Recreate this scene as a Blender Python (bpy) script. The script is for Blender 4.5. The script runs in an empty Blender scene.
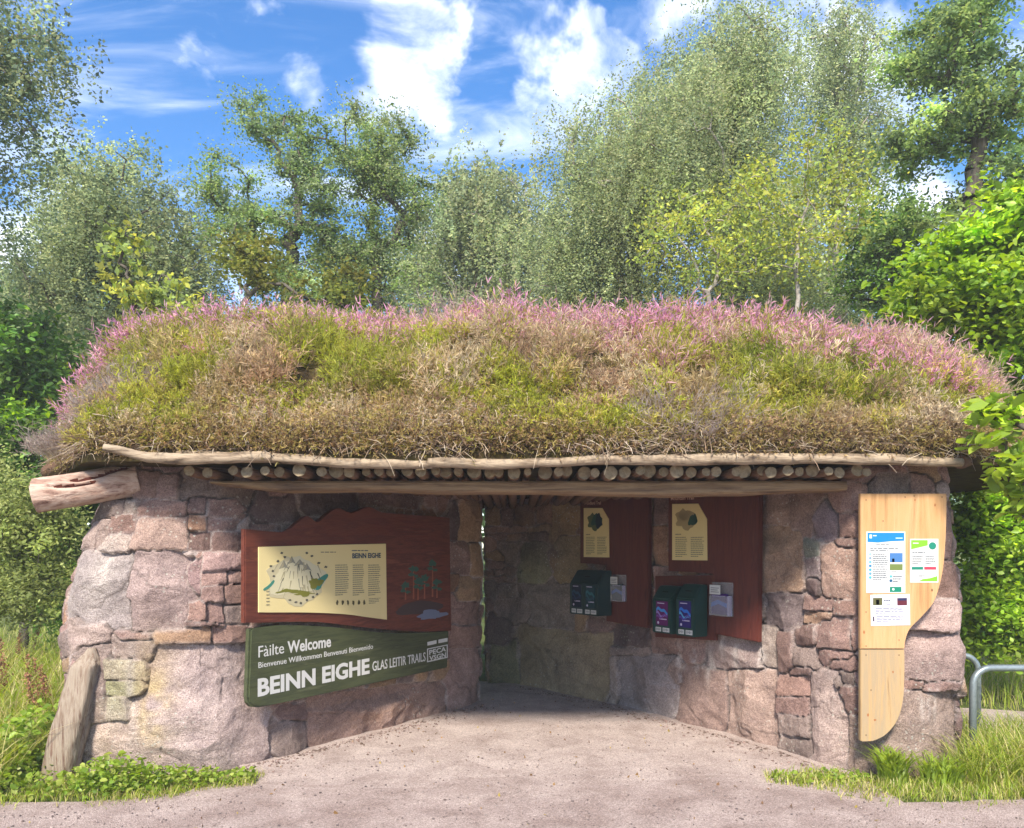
import bpy, bmesh, math, random
import numpy as np
from mathutils import Vector, Matrix
S = bpy.context.scene
COL = S.collection
F = 804.0; CX = 512.0; HY = 550.0; EYE = 1.6      # lens in pixels, principal point, eye height
rng = np.random.default_rng(7)
random.seed(7)
def hx(r, g, b, k=1.0):                             # sRGB 0-255 -> linear
    f = lambda c: ((c/255+0.055)/1.055)**2.4 if c > 10 else c/255/12.92
    return (f(r)*k, f(g)*k, f(b)*k)
# ---------------------------------------------------------------- noise
def _h(i, j, k, s):
    n = (i*374761393 + j*668265263 + k*1274126177 + s*974711) & 0x7fffffff
    n = ((n ^ (n >> 13))*1103515245) & 0x7fffffff
    n = ((n ^ (n >> 16))*12820163) & 0x7fffffff
    return (n & 0xffff)/65535.0
def vnoise(p, s=0):
    p = np.asarray(p, float)
    i = np.floor(p).astype(np.int64); f = p-i; f = f*f*(3-2*f)
    r = 0
    for a in (0, 1):
        for b in (0, 1):
            for c in (0, 1):
                w = (f[..., 0] if a else 1-f[..., 0])*(f[..., 1] if b else 1-f[..., 1])*(f[..., 2] if c else 1-f[..., 2])
                r = r + w*_h(i[..., 0]+a, i[..., 1]+b, i[..., 2]+c, s)
    return r
def fbm(p, o=4, s=0):
    r = 0; a = .5; q = np.asarray(p, float)
    for k in range(o):
        r = r+a*(vnoise(q, s+k)-.5); q = q*2.03+17.1; a *= .5
    return r*2
def sstep(a, b, x):
    t = np.clip((x-a)/(b-a), 0, 1); return t*t*(3-2*t)
# ---------------------------------------------------------------- meshes
def np_mesh(name, v, q, col=None, mat=None, parent=None, smooth=False):
    v = np.ascontiguousarray(v, np.float32); q = np.ascontiguousarray(q, np.int32)
    me = bpy.data.meshes.new(name)
    me.vertices.add(len(v)); me.vertices.foreach_set('co', v.ravel())
    k = q.shape[1]
    me.loops.add(q.size); me.loops.foreach_set('vertex_index', q.ravel())
    me.polygons.add(len(q))
    me.polygons.foreach_set('loop_start', np.arange(len(q), dtype=np.int32)*k)
    if smooth: me.polygons.foreach_set('use_smooth', np.ones(len(q), bool))
    me.update(calc_edges=True)
    if col is not None:
        c = np.ones((len(v), 4), np.float32); c[:, :3] = col
        a = me.color_attributes.new('Col', 'FLOAT_COLOR', 'POINT'); a.data.foreach_set('color', c.ravel())
    return link(name, me, mat, parent)
def link(name, me, mat=None, parent=None):
    o = bpy.data.objects.new(name, me); COL.objects.link(o)
    if mat is not None:
        for m in (mat if isinstance(mat, (list, tuple)) else [mat]): me.materials.append(m)
    if parent is not None: o.parent = parent
    return o
def bm_obj(name, bm, mat=None, parent=None, smooth=False):
    me = bpy.data.meshes.new(name); bmesh.ops.recalc_face_normals(bm, faces=bm.faces[:]); bm.to_mesh(me); bm.free()
    if smooth:
        for p in me.polygons: p.use_smooth = True
    return link(name, me, mat, parent)
def empty(name, M=None):
    o = bpy.data.objects.new(name, None); COL.objects.link(o); o.empty_display_size = .1
    if M is not None: o.matrix_world = M
    return o
def tag(o, label=None, cat=None, group=None, kind=None):
    if label: o['label'] = label
    if cat: o['category'] = cat
    if group: o['group'] = group
    if kind: o['kind'] = kind
    return o
def tube(bm, pts, rad, n=8, cap=True, jit=0, mi=(0, 0)):
    pts = [Vector(p) for p in pts]; rings = []
    if not hasattr(rad, '__len__'): rad = [rad]*len(pts)
    ref = None
    for i, p in enumerate(pts):
        t = (pts[min(i+1, len(pts)-1)]-pts[max(i-1, 0)]).normalized()
        if ref is None: ref = t.orthogonal().normalized()
        ref = (ref-t*ref.dot(t)).normalized(); b = t.cross(ref)
        rings.append([bm.verts.new(p+(ref*math.cos(6.28318*k/n)+b*math.sin(6.28318*k/n))*rad[i]*(1+jit*random.uniform(-1, 1))) for k in range(n)])
    for a, b in zip(rings, rings[1:]):
        for k in range(n):
            f = bm.faces.new((a[k], a[(k+1) % n], b[(k+1) % n], b[k])); f.smooth = True; f.material_index = mi[0]
    if cap:
        f = bm.faces.new(rings[0][::-1]); f.material_index = mi[1]
        f = bm.faces.new(rings[-1]); f.material_index = mi[1]
def prism(bm, pts, y0, y1, bev=0, mi=0):            # polygon in local x,z; y0 back, y1 front (smaller = nearer)
    a = [bm.verts.new((p[0], y1, p[1])) for p in pts]; b = [bm.verts.new((p[0], y0, p[1])) for p in pts]
    n = len(pts); fs = [bm.faces.new(a), bm.faces.new(b[::-1])]
    for i in range(n): fs.append(bm.faces.new((a[i], b[i], b[(i+1) % n], a[(i+1) % n])))
    for f in fs: f.material_index = mi
    if bev:
        bmesh.ops.bevel(bm, geom=list(fs[0].edges), offset=bev, segments=2, affect='EDGES', clamp_overlap=True)
def rect(x0, z0, x1, z1): return [(x0, z0), (x1, z0), (x1, z1), (x0, z1)]
def boxf(bm, x0, x1, y0, y1, z0, z1, bev=0, mi=0): prism(bm, rect(x0, z0, x1, z1), y1, y0, bev, mi)
def ribbons(P, W, side):
    """P (n,k,3) paths, W (n,k) widths, side (n,3) -> verts, quads"""
    n, k, _ = P.shape
    s = side[:, None, :]*W[:, :, None]*.5
    v = np.stack([P-s, P+s], 2).reshape(n, k*2, 3)
    base = np.array([[2*i, 2*i+1, 2*i+3, 2*i+2] for i in range(k-1)])
    q = (base[None]+(np.arange(n)*k*2)[:, None, None]).reshape(-1, 4)
    return v.reshape(-1, 3), q
def unit(a): return a/np.maximum(np.linalg.norm(a, axis=-1, keepdims=True), 1e-9)
def join(parts):
    vs, qs, cs, o = [], [], [], 0
    for v, q, c in parts:
        vs.append(v); qs.append(q+o); cs.append(c); o += len(v)
    return np.concatenate(vs), np.concatenate(qs), np.concatenate(cs)
def leaves(P, L, Wr, C, r, up=.5, hang=0.):
    """rhombic leaves, each a gently folded pair of quads would cost double: one quad per leaf"""
    n = len(P)
    a = r.normal(size=(n, 3)); a[:, 2] = a[:, 2]*(1-.5*up)-hang; a = unit(a)
    nr = r.normal(size=(n, 3)); nr[:, 2] += up*1.5; b = unit(np.cross(a, nr))
    L = L*np.exp(r.normal(size=n)*.22); L = L[:, None]
    v = np.stack([P-a*L*.5, P+b*L*Wr*.5+a*L*.05, P+a*L*.5, P-b*L*Wr*.5+a*L*.05], 1).reshape(-1, 3)
    q = np.arange(4*n).reshape(-1, 4)
    return v, q, np.repeat(C, 4, 0)
def leaves6(P, L, Wr, C, r, up=.5, hang=0.):
    """broader near leaves: two quads folded along the midrib, pointed at the tip"""
    n = len(P); a = r.normal(size=(n, 3)); a[:, 2] = a[:, 2]*(1-.5*up)-hang; a = unit(a); nr = r.normal(size=(n, 3)); nr[:, 2] += up*1.5; b = unit(np.cross(a, nr)); m = np.cross(b, a)
    L = (L*np.exp(np.clip(r.normal(size=n), -1.6, 1.3)*.25))[:, None]; w = L*Wr*.5; f = w*r.uniform(-.1, .5, (n, 1)); dr = -m*L*r.uniform(-.05, .22, (n, 1))
    v = np.stack([P-a*L*.5, P-a*L*.22+b*w*.85+m*f, P+a*L*.16+b*w*.8+m*f, P+a*L*.5+dr, P+a*L*.16-b*w*.8+m*f, P-a*L*.22-b*w*.85+m*f], 1).reshape(-1, 3)
    q = (np.array([[0, 1, 2, 3], [0, 3, 4, 5]])[None]+(np.arange(n)*6)[:, None, None]).reshape(-1, 4)
    return v, q, np.repeat(C, 6, 0)
# ---------------------------------------------------------------- materials
def newmat(name):
    m = bpy.data.materials.new(name); m.use_nodes = True; nt = m.node_tree; nt.nodes.clear()
    return m, nt
class N:
    def __init__(s, nt): s.nt = nt
    def __call__(s, typ, inp=None, **kw):
        n = s.nt.nodes.new(typ)
        for k, v in kw.items(): setattr(n, k, v)
        for k, v in (inp or {}).items():
            if hasattr(v, 'is_linked') or isinstance(v, bpy.types.NodeSocket): s.nt.links.new(v, n.inputs[k])
            else: n.inputs[k].default_value = v
        return n
def c4(c): return (*c, 1.0)
def principled(name, col, rough=.7, spec=.3, metal=0, noise=None, bump=0, bscale=60, grain=None, coat=0, alpha=None, trans=0):
    """col: colour or (colA, colB) mixed by noise; grain=(sx,sy,sz) stretches the noise"""
    m, nt = newmat(name); n = N(nt)
    out = n('ShaderNodeOutputMaterial'); p = n('ShaderNodeBsdfPrincipled', {'Roughness': rough, 'Specular IOR Level': spec, 'Metallic': metal})
    nt.links.new(p.outputs[0], out.inputs[0])
    tc = n('ShaderNodeTexCoord'); mp = n('ShaderNodeMapping', {'Vector': tc.outputs['Object'], 'Scale': grain or (1, 1, 1)})
    if isinstance(col[0], (tuple, list)):
        nz = n('ShaderNodeTexNoise', {'Vector': mp.outputs[0], 'Scale': noise or 4, 'Detail': 8, 'Roughness': .65, 'Distortion': .4})
        rp = n('ShaderNodeValToRGB', {'Fac': nz.outputs['Fac']}); el = rp.color_ramp.elements
        k = len(col)
        while len(el) < k: el.new(.5)
        for i in range(k):
            el[i].position = .3+.4*i/(k-1); el[i].color = c4(col[i])
        nt.links.new(rp.outputs[0], p.inputs['Base Color'])
    else: p.inputs['Base Color'].default_value = c4(col)
    if bump:
        nz = n('ShaderNodeTexNoise', {'Vector': mp.outputs[0], 'Scale': bscale, 'Detail': 6, 'Roughness': .6})
        b = n('ShaderNodeBump', {'Height': nz.outputs['Fac'], 'Strength': bump, 'Distance': .01}); nt.links.new(b.outputs[0], p.inputs['Normal'])
    if trans: p.inputs['Transmission Weight'].default_value = trans
    if coat: p.inputs['Coat Weight'].default_value = coat
    if alpha is not None: p.inputs['Alpha'].default_value = alpha
    return m
def leafmat(name, tl=.54, rough=.6, gloss=.12):
    m, nt = newmat(name); n = N(nt)
    out = n('ShaderNodeOutputMaterial'); at = n('ShaderNodeVertexColor', layer_name='Col')
    d = n('ShaderNodeBsdfPrincipled', {'Base Color': at.outputs[0], 'Roughness': rough, 'Specular IOR Level': gloss})
    hs = n('ShaderNodeHueSaturation', {'Color': at.outputs[0], 'Hue': .485, 'Saturation': 1.1, 'Value': 1.45})
    t = n('ShaderNodeBsdfTranslucent', {'Color': hs.outputs[0]})
    mx = n('ShaderNodeMixShader', {'Fac': tl}); nt.links.new(d.outputs[0], mx.inputs[1]); nt.links.new(t.outputs[0], mx.inputs[2])
    nt.links.new(mx.outputs[0], out.inputs[0])
    return m
def stonemat(name):
    m, nt = newmat(name); n = N(nt)
    out = n('ShaderNodeOutputMaterial'); p = n('ShaderNodeBsdfPrincipled', {'Roughness': .9, 'Specular IOR Level': .15}); nt.links.new(p.outputs[0], out.inputs[0])
    tc = n('ShaderNodeTexCoord'); at = n('ShaderNodeVertexColor', layer_name='Col')
    n1 = n('ShaderNodeTexNoise', {'Vector': tc.outputs['Object'], 'Scale': 5, 'Detail': 10, 'Roughness': .7, 'Distortion': .6})
    n2 = n('ShaderNodeTexNoise', {'Vector': tc.outputs['Object'], 'Scale': 45, 'Detail': 8, 'Roughness': .7})
    n3 = n('ShaderNodeTexNoise', {'Vector': tc.outputs['Object'], 'Scale': 130, 'Detail': 4, 'Roughness': .6})
    r1 = n('ShaderNodeValToRGB', {'Fac': n1.outputs['Fac']}); e = r1.color_ramp.elements
    e[0].position = .28; e[0].color = (.68, .64, .64, 1); e[1].position = .72; e[1].color = (1.3, 1.27, 1.22, 1)
    r2 = n('ShaderNodeValToRGB', {'Fac': n2.outputs['Fac']}); e = r2.color_ramp.elements
    e[0].position = .3; e[0].color = (.72, .7, .7, 1); e[1].position = .68; e[1].color = (1.2, 1.2, 1.2, 1)
    m1 = n('ShaderNodeMix', {0: 1.0, 6: at.outputs[0], 7: r1.outputs[0]}, data_type='RGBA', blend_type='MULTIPLY')
    m2 = n('ShaderNodeMix', {0: 1.0, 6: m1.outputs[2], 7: r2.outputs[0]}, data_type='RGBA', blend_type='MULTIPLY')
    r3 = n('ShaderNodeValToRGB', {'Fac': n3.outputs['Fac']}); e = r3.color_ramp.elements
    e[0].position = .34; e[0].color = (.62, .6, .6, 1); e[1].position = .62; e[1].color = (1.22, 1.22, 1.2, 1)
    m3 = n('ShaderNodeMix', {0: 1.0, 6: m2.outputs[2], 7: r3.outputs[0]}, data_type='RGBA', blend_type='MULTIPLY')
    vl = n('ShaderNodeTexVoronoi', {'Vector': tc.outputs['Object'], 'Scale': 26, 'Randomness': 1}); nl = n('ShaderNodeTexNoise', {'Vector': tc.outputs['Object'], 'Scale': 2.3, 'Detail': 3})
    l1 = n('ShaderNodeMapRange', {0: vl.outputs['Distance'], 1: .16, 2: .26, 3: 1.0, 4: 0.0}); l2 = n('ShaderNodeMapRange', {0: nl.outputs['Fac'], 1: .52, 2: .64, 3: 0.0, 4: .6})
    l3 = n('ShaderNodeMath', {0: l1.outputs[0], 1: l2.outputs[0]}, operation='MULTIPLY')                  # crusts of pale lichen
    m4 = n('ShaderNodeMix', {0: l3.outputs[0], 6: m3.outputs[2], 7: (.50, .49, .43, 1)}, data_type='RGBA')
    nt.links.new(m4.outputs[2], p.inputs['Base Color'])
    ad = n('ShaderNodeMath', {0: n2.outputs['Fac'], 1: n3.outputs['Fac']}, operation='ADD')
    b = n('ShaderNodeBump', {'Height': ad.outputs[0], 'Strength': 1.0, 'Distance': .016}); nt.links.new(b.outputs[0], p.inputs['Normal'])
    return m
# ---------------------------------------------------------------- camera
cam = bpy.data.cameras.new('camera'); co = bpy.data.objects.new('camera', cam); COL.objects.link(co)
cam.sensor_width = 36; cam.lens = 36*F/1024; cam.shift_y = (HY-414)/1024; cam.clip_end = 2000; cam.clip_start = .05
co.location = (0, 0, EYE); co.rotation_euler = (math.pi/2, 0, 0); S.camera = co
def ray(x, y): return Vector(((x-CX)/F, 1, (HY-y)/F))
def at(x, y, Y): d = ray(x, y); return Vector((d.x*Y, Y, EYE+d.z*Y))
def proj(v): return np.stack([CX+F*v[..., 0]/v[..., 1], HY-F*(v[..., 2]-EYE)/v[..., 1]], -1)
# ---------------------------------------------------------------- light and sky
SUN_EL, SUN_AZ = 43.0, -12.0          # behind the camera, a little to the left
S.view_settings.view_transform = 'Standard'; S.view_settings.look = 'None'; S.view_settings.gamma = 1; S.view_settings.use_curve_mapping = False
S.view_settings.exposure = 2.12
a, e = math.radians(SUN_AZ), math.radians(SUN_EL)
sd = Vector((math.sin(a)*math.cos(e), -math.cos(a)*math.cos(e), math.sin(e)))
su = bpy.data.lights.new('sun', 'SUN'); su.energy = 2.3; su.angle = math.radians(9); su.color = (1, .92, .79)
so = bpy.data.objects.new('sun', su); COL.objects.link(so); so.rotation_euler = (-sd).to_track_quat('-Z', 'Y').to_euler(); so.location = (0, -5, 12)
W = bpy.data.worlds.new('World'); S.world = W; W.use_nodes = True
nt = W.node_tree; nt.nodes.clear(); n = N(nt)
sky = n('ShaderNodeTexSky', sky_type='NISHITA', sun_disc=False, sun_elevation=e, sun_rotation=math.pi-a, altitude=100, air_density=1.0, dust_density=.3, ozone_density=3.0)
hs = n('ShaderNodeHueSaturation', {'Color': sky.outputs[0], 'Saturation': 1.3, 'Hue': .504, 'Value': .74})
tc = n('ShaderNodeTexCoord')
sp = n('ShaderNodeSeparateXYZ', {0: tc.outputs['Generated']})
dz = n('ShaderNodeMath', {0: sp.outputs[2], 1: .22}, operation='ADD')
dzm = n('ShaderNodeMath', {0: dz.outputs[0], 1: .05}, operation='MAXIMUM')
ux = n('ShaderNodeMath', {0: sp.outputs[0], 1: dzm.outputs[0]}, operation='DIVIDE'); uy = n('ShaderNodeMath', {0: sp.outputs[1], 1: dzm.outputs[0]}, operation='DIVIDE')
cv = n('ShaderNodeCombineXYZ', {0: ux.outputs[0], 1: uy.outputs[0]})
nz = n('ShaderNodeTexNoise', {'Vector': cv.outputs[0], 'Scale': 4.2, 'Detail': 12, 'Roughness': .62, 'Distortion': .5})
wz = n('ShaderNodeTexNoise', {'Vector': n('ShaderNodeMapping', {'Vector': cv.outputs[0], 'Rotation': (0, 0, .7), 'Scale': (1.2, 4.0, 1)}).outputs[0], 'Scale': 1.6, 'Detail': 9, 'Roughness': .6, 'Distortion': .8})
wn = n('ShaderNodeTexNoise', {'Vector': tc.outputs['Generated'], 'Scale': 9, 'Detail': 5, 'Roughness': .6})
wo = n('ShaderNodeVectorMath', {0: wn.outputs['Color'], 1: (.5, .5, .5)}, operation='SUBTRACT')
wd_ = n('ShaderNodeVectorMath', {0: wo.outputs[0], 1: (.16, .16, .16), 2: tc.outputs['Generated']}, operation='MULTIPLY_ADD')
acc = None                                            # the cumulus stand in a few places of the sky
for (x, y, r, w) in [(405, 8, 75, .42), (440, 30, 45, .3), (540, 115, 38, .33), (575, 70, 50, .45), (600, 45, 40, .28), (690, 0, 70, .3), (300, 95, 42, .26), (440, 95, 48, .3), (390, 100, 40, .2), (255, 10, 30, .26), (215, 65, 35, .2), (790, 15, 60, .3), (870, 70, 60, .32), (890, 240, 110, .4), (40, 185, 40, .3), (20, 240, 70, .36), (470, 140, 50, .25), (430, 270, 70, .3), (240, 265, 60, .3), (770, 80, 60, .25)]:
    d = ray(x, y).normalized()
    ds = n('ShaderNodeVectorMath', {0: wd_.outputs[0], 1: tuple(d)}, operation='DISTANCE')
    mr = n('ShaderNodeMapRange', {0: ds.outputs['Value'], 1: 0.0, 2: r/F*1.15, 3: w*.85, 4: 0.0}, interpolation_type='SMOOTHSTEP')
    acc = mr.outputs[0] if acc is None else n('ShaderNodeMath', {0: acc, 1: mr.outputs[0]}, operation='ADD').outputs[0]
accc = n('ShaderNodeMath', {0: acc, 1: .27}, operation='MINIMUM')
fill_cloud = n('ShaderNodeMapRange', {0: sp.outputs[1], 1: .25, 2: -.4, 3: 0.0, 4: .2}, interpolation_type='SMOOTHSTEP')   # unseen cloud added behind the camera as soft white fill
accd = n('ShaderNodeMath', {0: accc.outputs[0], 1: fill_cloud.outputs[0]}, operation='ADD')
sm = n('ShaderNodeMath', {0: nz.outputs['Fac'], 1: accd.outputs[0]}, operation='ADD')
cl = n('ShaderNodeMapRange', {0: sm.outputs[0], 1: .57, 2: 1.0, 3: 0.0, 4: .9}, interpolation_type='SMOOTHSTEP')
wi = n('ShaderNodeMapRange', {0: wz.outputs['Fac'], 1: .43, 2: .78, 3: 0.0, 4: .55}, interpolation_type='SMOOTHSTEP')
mxm = n('ShaderNodeMath', {0: cl.outputs[0], 1: wi.outputs[0]}, operation='MAXIMUM')
cc = n('ShaderNodeMix', {0: mxm.outputs[0], 6: hs.outputs[0], 7: (6.6, 6.65, 6.9, 1)}, data_type='RGBA')
bg = n('ShaderNodeBackground', {'Color': cc.outputs[2], 'Strength': .085}); ow = n('ShaderNodeOutputWorld'); nt.links.new(bg.outputs[0], ow.inputs[0])
cy = S.cycles
cy.max_bounces = 5; cy.diffuse_bounces = 3; cy.glossy_bounces = 2; cy.transmission_bounces = 4; cy.transparent_max_bounces = 8
cy.use_denoising = True; cy.use_adaptive_sampling = True; cy.adaptive_threshold = .01; cy.caustics_reflective = False; cy.caustics_refractive = False
cy.sample_clamp_indirect = 5
S.render.use_persistent_data = False
# ================================================================ stone walls
STONE = stonemat('sandstone')
MAUVE, PINK, TAN, GREY, DARK, GREEN, RUST, PALE = (.315, .215, .195), (.385, .255, .22), (.38, .265, .17), (.32, .255, .235), (.17, .125, .125), (.24, .235, .14), (.36, .225, .16), (.43, .36, .325)
PALETTE = [MAUVE, MAUVE, PINK, PINK, GREY, TAN, (.265, .18, .17), RUST, (.35, .275, .25)]
def chaikin(P, it=2):
    for _ in range(it):
        a = P[:-1]*.8+P[1:]*.2; b = P[:-1]*.2+P[1:]*.8
        P = np.concatenate([P[:1], np.stack([a, b], 1).reshape(-1, P.shape[1])[1:-1], P[-1:]])
    return P
class Wall:
    """path: rows of (x, y, inset_x, inset_y at the top, fine); inset grows above the height zlean"""
    def __init__(s, rows, ztop, zlean, stones, seed, paint):
        P = chaikin(np.array(rows, float))
        seg = np.linalg.norm(np.diff(P[:, :2], axis=0), axis=1); U = np.concatenate([[0], np.cumsum(seg)])
        us = [0.0]
        while us[-1] < U[-1]:
            fine = np.interp(us[-1], U, P[:, 4]); us.append(us[-1]+(.0085 if fine > .5 else .06))
        us[-1] = U[-1]; us = np.array(us); nz = 240; zs = np.linspace(-.06, ztop, nz)
        X = [np.interp(us, U, P[:, k]) for k in range(5)]
        lean = sstep(zlean, ztop+.3, zs)
        px = X[0][None]+X[2][None]*lean[:, None]; py = X[1][None]+X[3][None]*lean[:, None]
        pos = np.stack([px, py, np.repeat(zs[:, None], len(us), 1)], -1)
        du = np.gradient(pos, axis=1); dv = np.gradient(pos, axis=0); nrm = unit(np.cross(du, dv))
        face = (nrm*(pos-np.array([0, 0, EYE]))).sum(-1) < 0
        pr = proj(pos); UU, ZZ = np.meshgrid(us, zs)
        def inv(x, y):
            d = (pr[::3, ::2, 0]-x)**2+(pr[::3, ::2, 1]-y)**2+np.where(face[::3, ::2], 0, 1e7)
            i = np.unravel_index(np.argmin(d), d.shape); return us[::2][i[1]], zs[::3][i[0]]
        boxes = []                                    # (u, z, hu, hz, slope, id, colour)
        r = np.random.default_rng(seed); sid = 0; cols = []
        for st in stones:
            bs, c = st[0], st[1]
            for (x0, y0, x1, y1) in bs:
                ym, xm = (y0+y1)/2, (x0+x1)/2
                ua, ub = inv(x0, ym)[0], inv(x1, ym)[0]; za, zb = inv(xm, y1)[1], inv(xm, y0)[1]
                zl, zr = inv(x0, ym)[1], inv(x1, ym)[1]
                boxes.append(((ua+ub)/2, (za+zb)/2, abs(ub-ua)/2+.004, abs(zb-za)/2+.003, (zr-zl)/max(abs(ub-ua), .05)*.7, sid))
            cols.append(c or PALETTE[r.integers(len(PALETTE))]); sid += 1
        hand = np.array(boxes) if boxes else np.zeros((0, 6))
        z = -.1
        while z < ztop:                               # courses of filler stones where none was placed by hand
            h = r.choice([.05, .08, .12, .2, .26]) if z > .1 else .4
            u = 0.0
            while u < us[-1]:
                w = r.uniform(.1, .42)*(1.5 if h > .3 else 1); cu, cz = u+w/2, z+h/2
                if len(hand) == 0 or not ((np.abs(hand[:, 0]-cu) < hand[:, 2]+w*.32) & (np.abs(hand[:, 1]-cz) < hand[:, 3]+h*.32)).any():
                    boxes.append((cu, cz, w/2-.006, h/2-.006, r.uniform(-.2, .2), sid)); cols.append(PALETTE[r.integers(len(PALETTE))]); sid += 1
                u += w
            z += h
        B = np.array(boxes); cols = np.array(cols)
        q3 = np.stack([UU, ZZ, np.full_like(UU, seed*3.7)], -1)
        wu = UU+.036*fbm(q3*5, 5, 11); wz_ = ZZ+.032*fbm(q3*6, 5, 23)
        best = np.full(UU.shape, 9.); sec = np.full(UU.shape, 9.); ids = np.zeros(UU.shape, int)
        for (cu, cz, hu, hz, sl, i) in B:
            m = (np.abs(us-cu) < hu+.35); j0, j1 = np.searchsorted(us, cu-hu-.35), np.searchsorted(us, cu+hu+.35)
            k0, k1 = np.searchsorted(zs, cz-hz-.35), np.searchsorted(zs, cz+hz+.35)
            if j1 <= j0 or k1 <= k0: continue
            sl_ = (slice(k0, k1), slice(j0, j1))
            x = wu[sl_]-cu; y = wz_[sl_]-cz-sl*x
            rad = min(hu, hz)*.14
            ax = np.abs(x)-hu+rad; ay = np.abs(y)-hz+rad
            d = np.hypot(np.maximum(ax, 0), np.maximum(ay, 0))+np.minimum(np.maximum(ax, ay), 0)-rad
            b, s2, ii = best[sl_], sec[sl_], ids[sl_]
            i = int(i); same = ii == i
            nb = d < b
            s2n = np.where(nb, np.where(same, s2, b), np.where(same, s2, np.minimum(s2, d)))
            sec[sl_] = s2n; ids[sl_] = np.where(nb, i, ii); best[sl_] = np.where(nb, d, b)
        dj = (sec-best)/2
        n_ = len(cols)
        off = r.uniform(-.016, .008, n_); tu, tz = r.normal(0, .05, n_), r.normal(0, .06, n_)
        cnt = np.bincount(ids.ravel(), minlength=n_)+1e-6
        mu, mz = np.bincount(ids.ravel(), UU.ravel(), n_)/cnt, np.bincount(ids.ravel(), ZZ.ravel(), n_)/cnt
        openj = sstep(.42, .62, vnoise(q3*5, 31)+.25*vnoise(q3*22, 5)-.1)     # raked joint against filled joint
        edge = sstep(.001, .0065, dj); rnd = 1-(1-np.clip(dj/.02, 0, 1))**2
        fx, fz = UU-mu[ids], ZZ-mz[ids]; hgt = np.full(UU.shape, 9.)          # a broken face: the lowest of a few random planes
        fx = fx+.03*fbm(q3*9, 3, 91); fz = fz+.03*fbm(q3*9+5, 3, 92)
        for k_ in range(6): hgt = np.minimum(hgt, r.normal(0, .12, n_)[ids]*fx+r.normal(0, .13, n_)[ids]*fz+r.uniform(.0, .035, n_)[ids])
        disp = off[ids]+np.clip(hgt, -.055, .03)-.008+.003*(rnd-1)
        strat = fbm(np.stack([UU*2.2+off[ids]*300, ZZ*13, UU*0+ids*1.7], -1), 4, 3)
        rough = .016*fbm(np.stack([UU*5, ZZ*7, ids*3.1], -1), 5, 7)+.010*strat*r.uniform(.2, 1.4, n_)[ids]
        facet = np.abs(fbm(np.stack([UU*3, ZZ*3.4, ids*5.3], -1), 3, 41)); rough = rough-.045*facet+.006*fbm(np.stack([UU*16, ZZ*18, ids*2.], -1), 4, 19)
        area = cnt*(.0085*.0094); cr = np.abs(fbm(np.stack([UU*1.5+.3*fbm(q3*4, 3, 66), ZZ*1.9, ids*7.7], -1), 4, 61)); big = sstep(.05, .25, area)[ids]
        crease = np.exp(-(cr/.016)**2)*big*sstep(.35, .6, vnoise(q3*3+7, 15)); rough = rough-.009*crease+.022*big*fbm(np.stack([UU*1.7, ZZ*2.1, ids*1.3], -1), 3, 27)
        disp = disp+rough
        disp = disp*edge+(1-edge)*(np.minimum(disp, 0)-.003-.032*openj)
        disp = np.where(face, np.clip(disp, -.09, .028), disp)
        v = pos+nrm*disp[..., None]
        c = cols[ids]*r.uniform(.7, 1.12, n_)[ids][..., None]
        c = c*(1+.16*strat[..., None]*np.array([1, 1.05, 1.1]))
        c = c*(1+.3*fbm(np.stack([UU*2.5, ZZ*3, ids*0+5.], -1), 4, 9)[..., None])
        mort = np.array([.40, .34, .325])
        c = c*(1-.35*crease[..., None])
        je = (1-sstep(.002, .007, dj))[..., None]
        c = c*(1-je)+je*(mort*(1-.64*openj[..., None]))
        halo = ((1-sstep(.006, .03, dj))*sstep(.5, .7, vnoise(q3*9+3, 8)))[..., None]*.5      # smeared mortar
        c = c*(1-halo)+halo*mort
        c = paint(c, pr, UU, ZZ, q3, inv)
        c = np.clip(c, .01, .8)
        ny, nx = UU.shape
        idx = np.arange(ny*nx).reshape(ny, nx)
        q = np.stack([idx[:-1, :-1], idx[:-1, 1:], idx[1:, 1:], idx[1:, :-1]], -1).reshape(-1, 4)
        s.v, s.q, s.c = v.reshape(-1, 3), q, c.reshape(-1, 3)
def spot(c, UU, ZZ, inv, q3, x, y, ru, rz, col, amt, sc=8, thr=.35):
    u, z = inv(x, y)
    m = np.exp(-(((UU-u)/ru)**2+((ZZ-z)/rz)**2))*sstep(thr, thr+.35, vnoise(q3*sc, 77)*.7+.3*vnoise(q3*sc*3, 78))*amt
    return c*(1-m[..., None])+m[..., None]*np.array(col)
def paint_left(c, pr, UU, ZZ, q3, inv):
    c = spot(c, UU, ZZ, inv, q3, 150, 700, .14, .34, (.50, .40, .20), .8, 6, .2)
    c = spot(c, UU, ZZ, inv, q3, 105, 745, .16, .2, (.50, .40, .31), .7, 6, .2)
    c = spot(c, UU, ZZ, inv, q3, 112, 690, .12, .18, (.36, .35, .22), .7)
    c = spot(c, UU, ZZ, inv, q3, 100, 570, .12, .2, (.46, .42, .40), .8, 5, .1)
    c = spot(c, UU, ZZ, inv, q3, 200, 690, .3, .2, (.43, .36, .36), .6, 14, .3)
    c = spot(c, UU, ZZ, inv, q3, 128, 690, .03, .3, (.5, .46, .44), .5, 5, .1)
    c = spot(c, UU, ZZ, inv, q3, 380, 715, .3, .06, (.40, .25, .17), .6, 10, .2)
    return c
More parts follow.
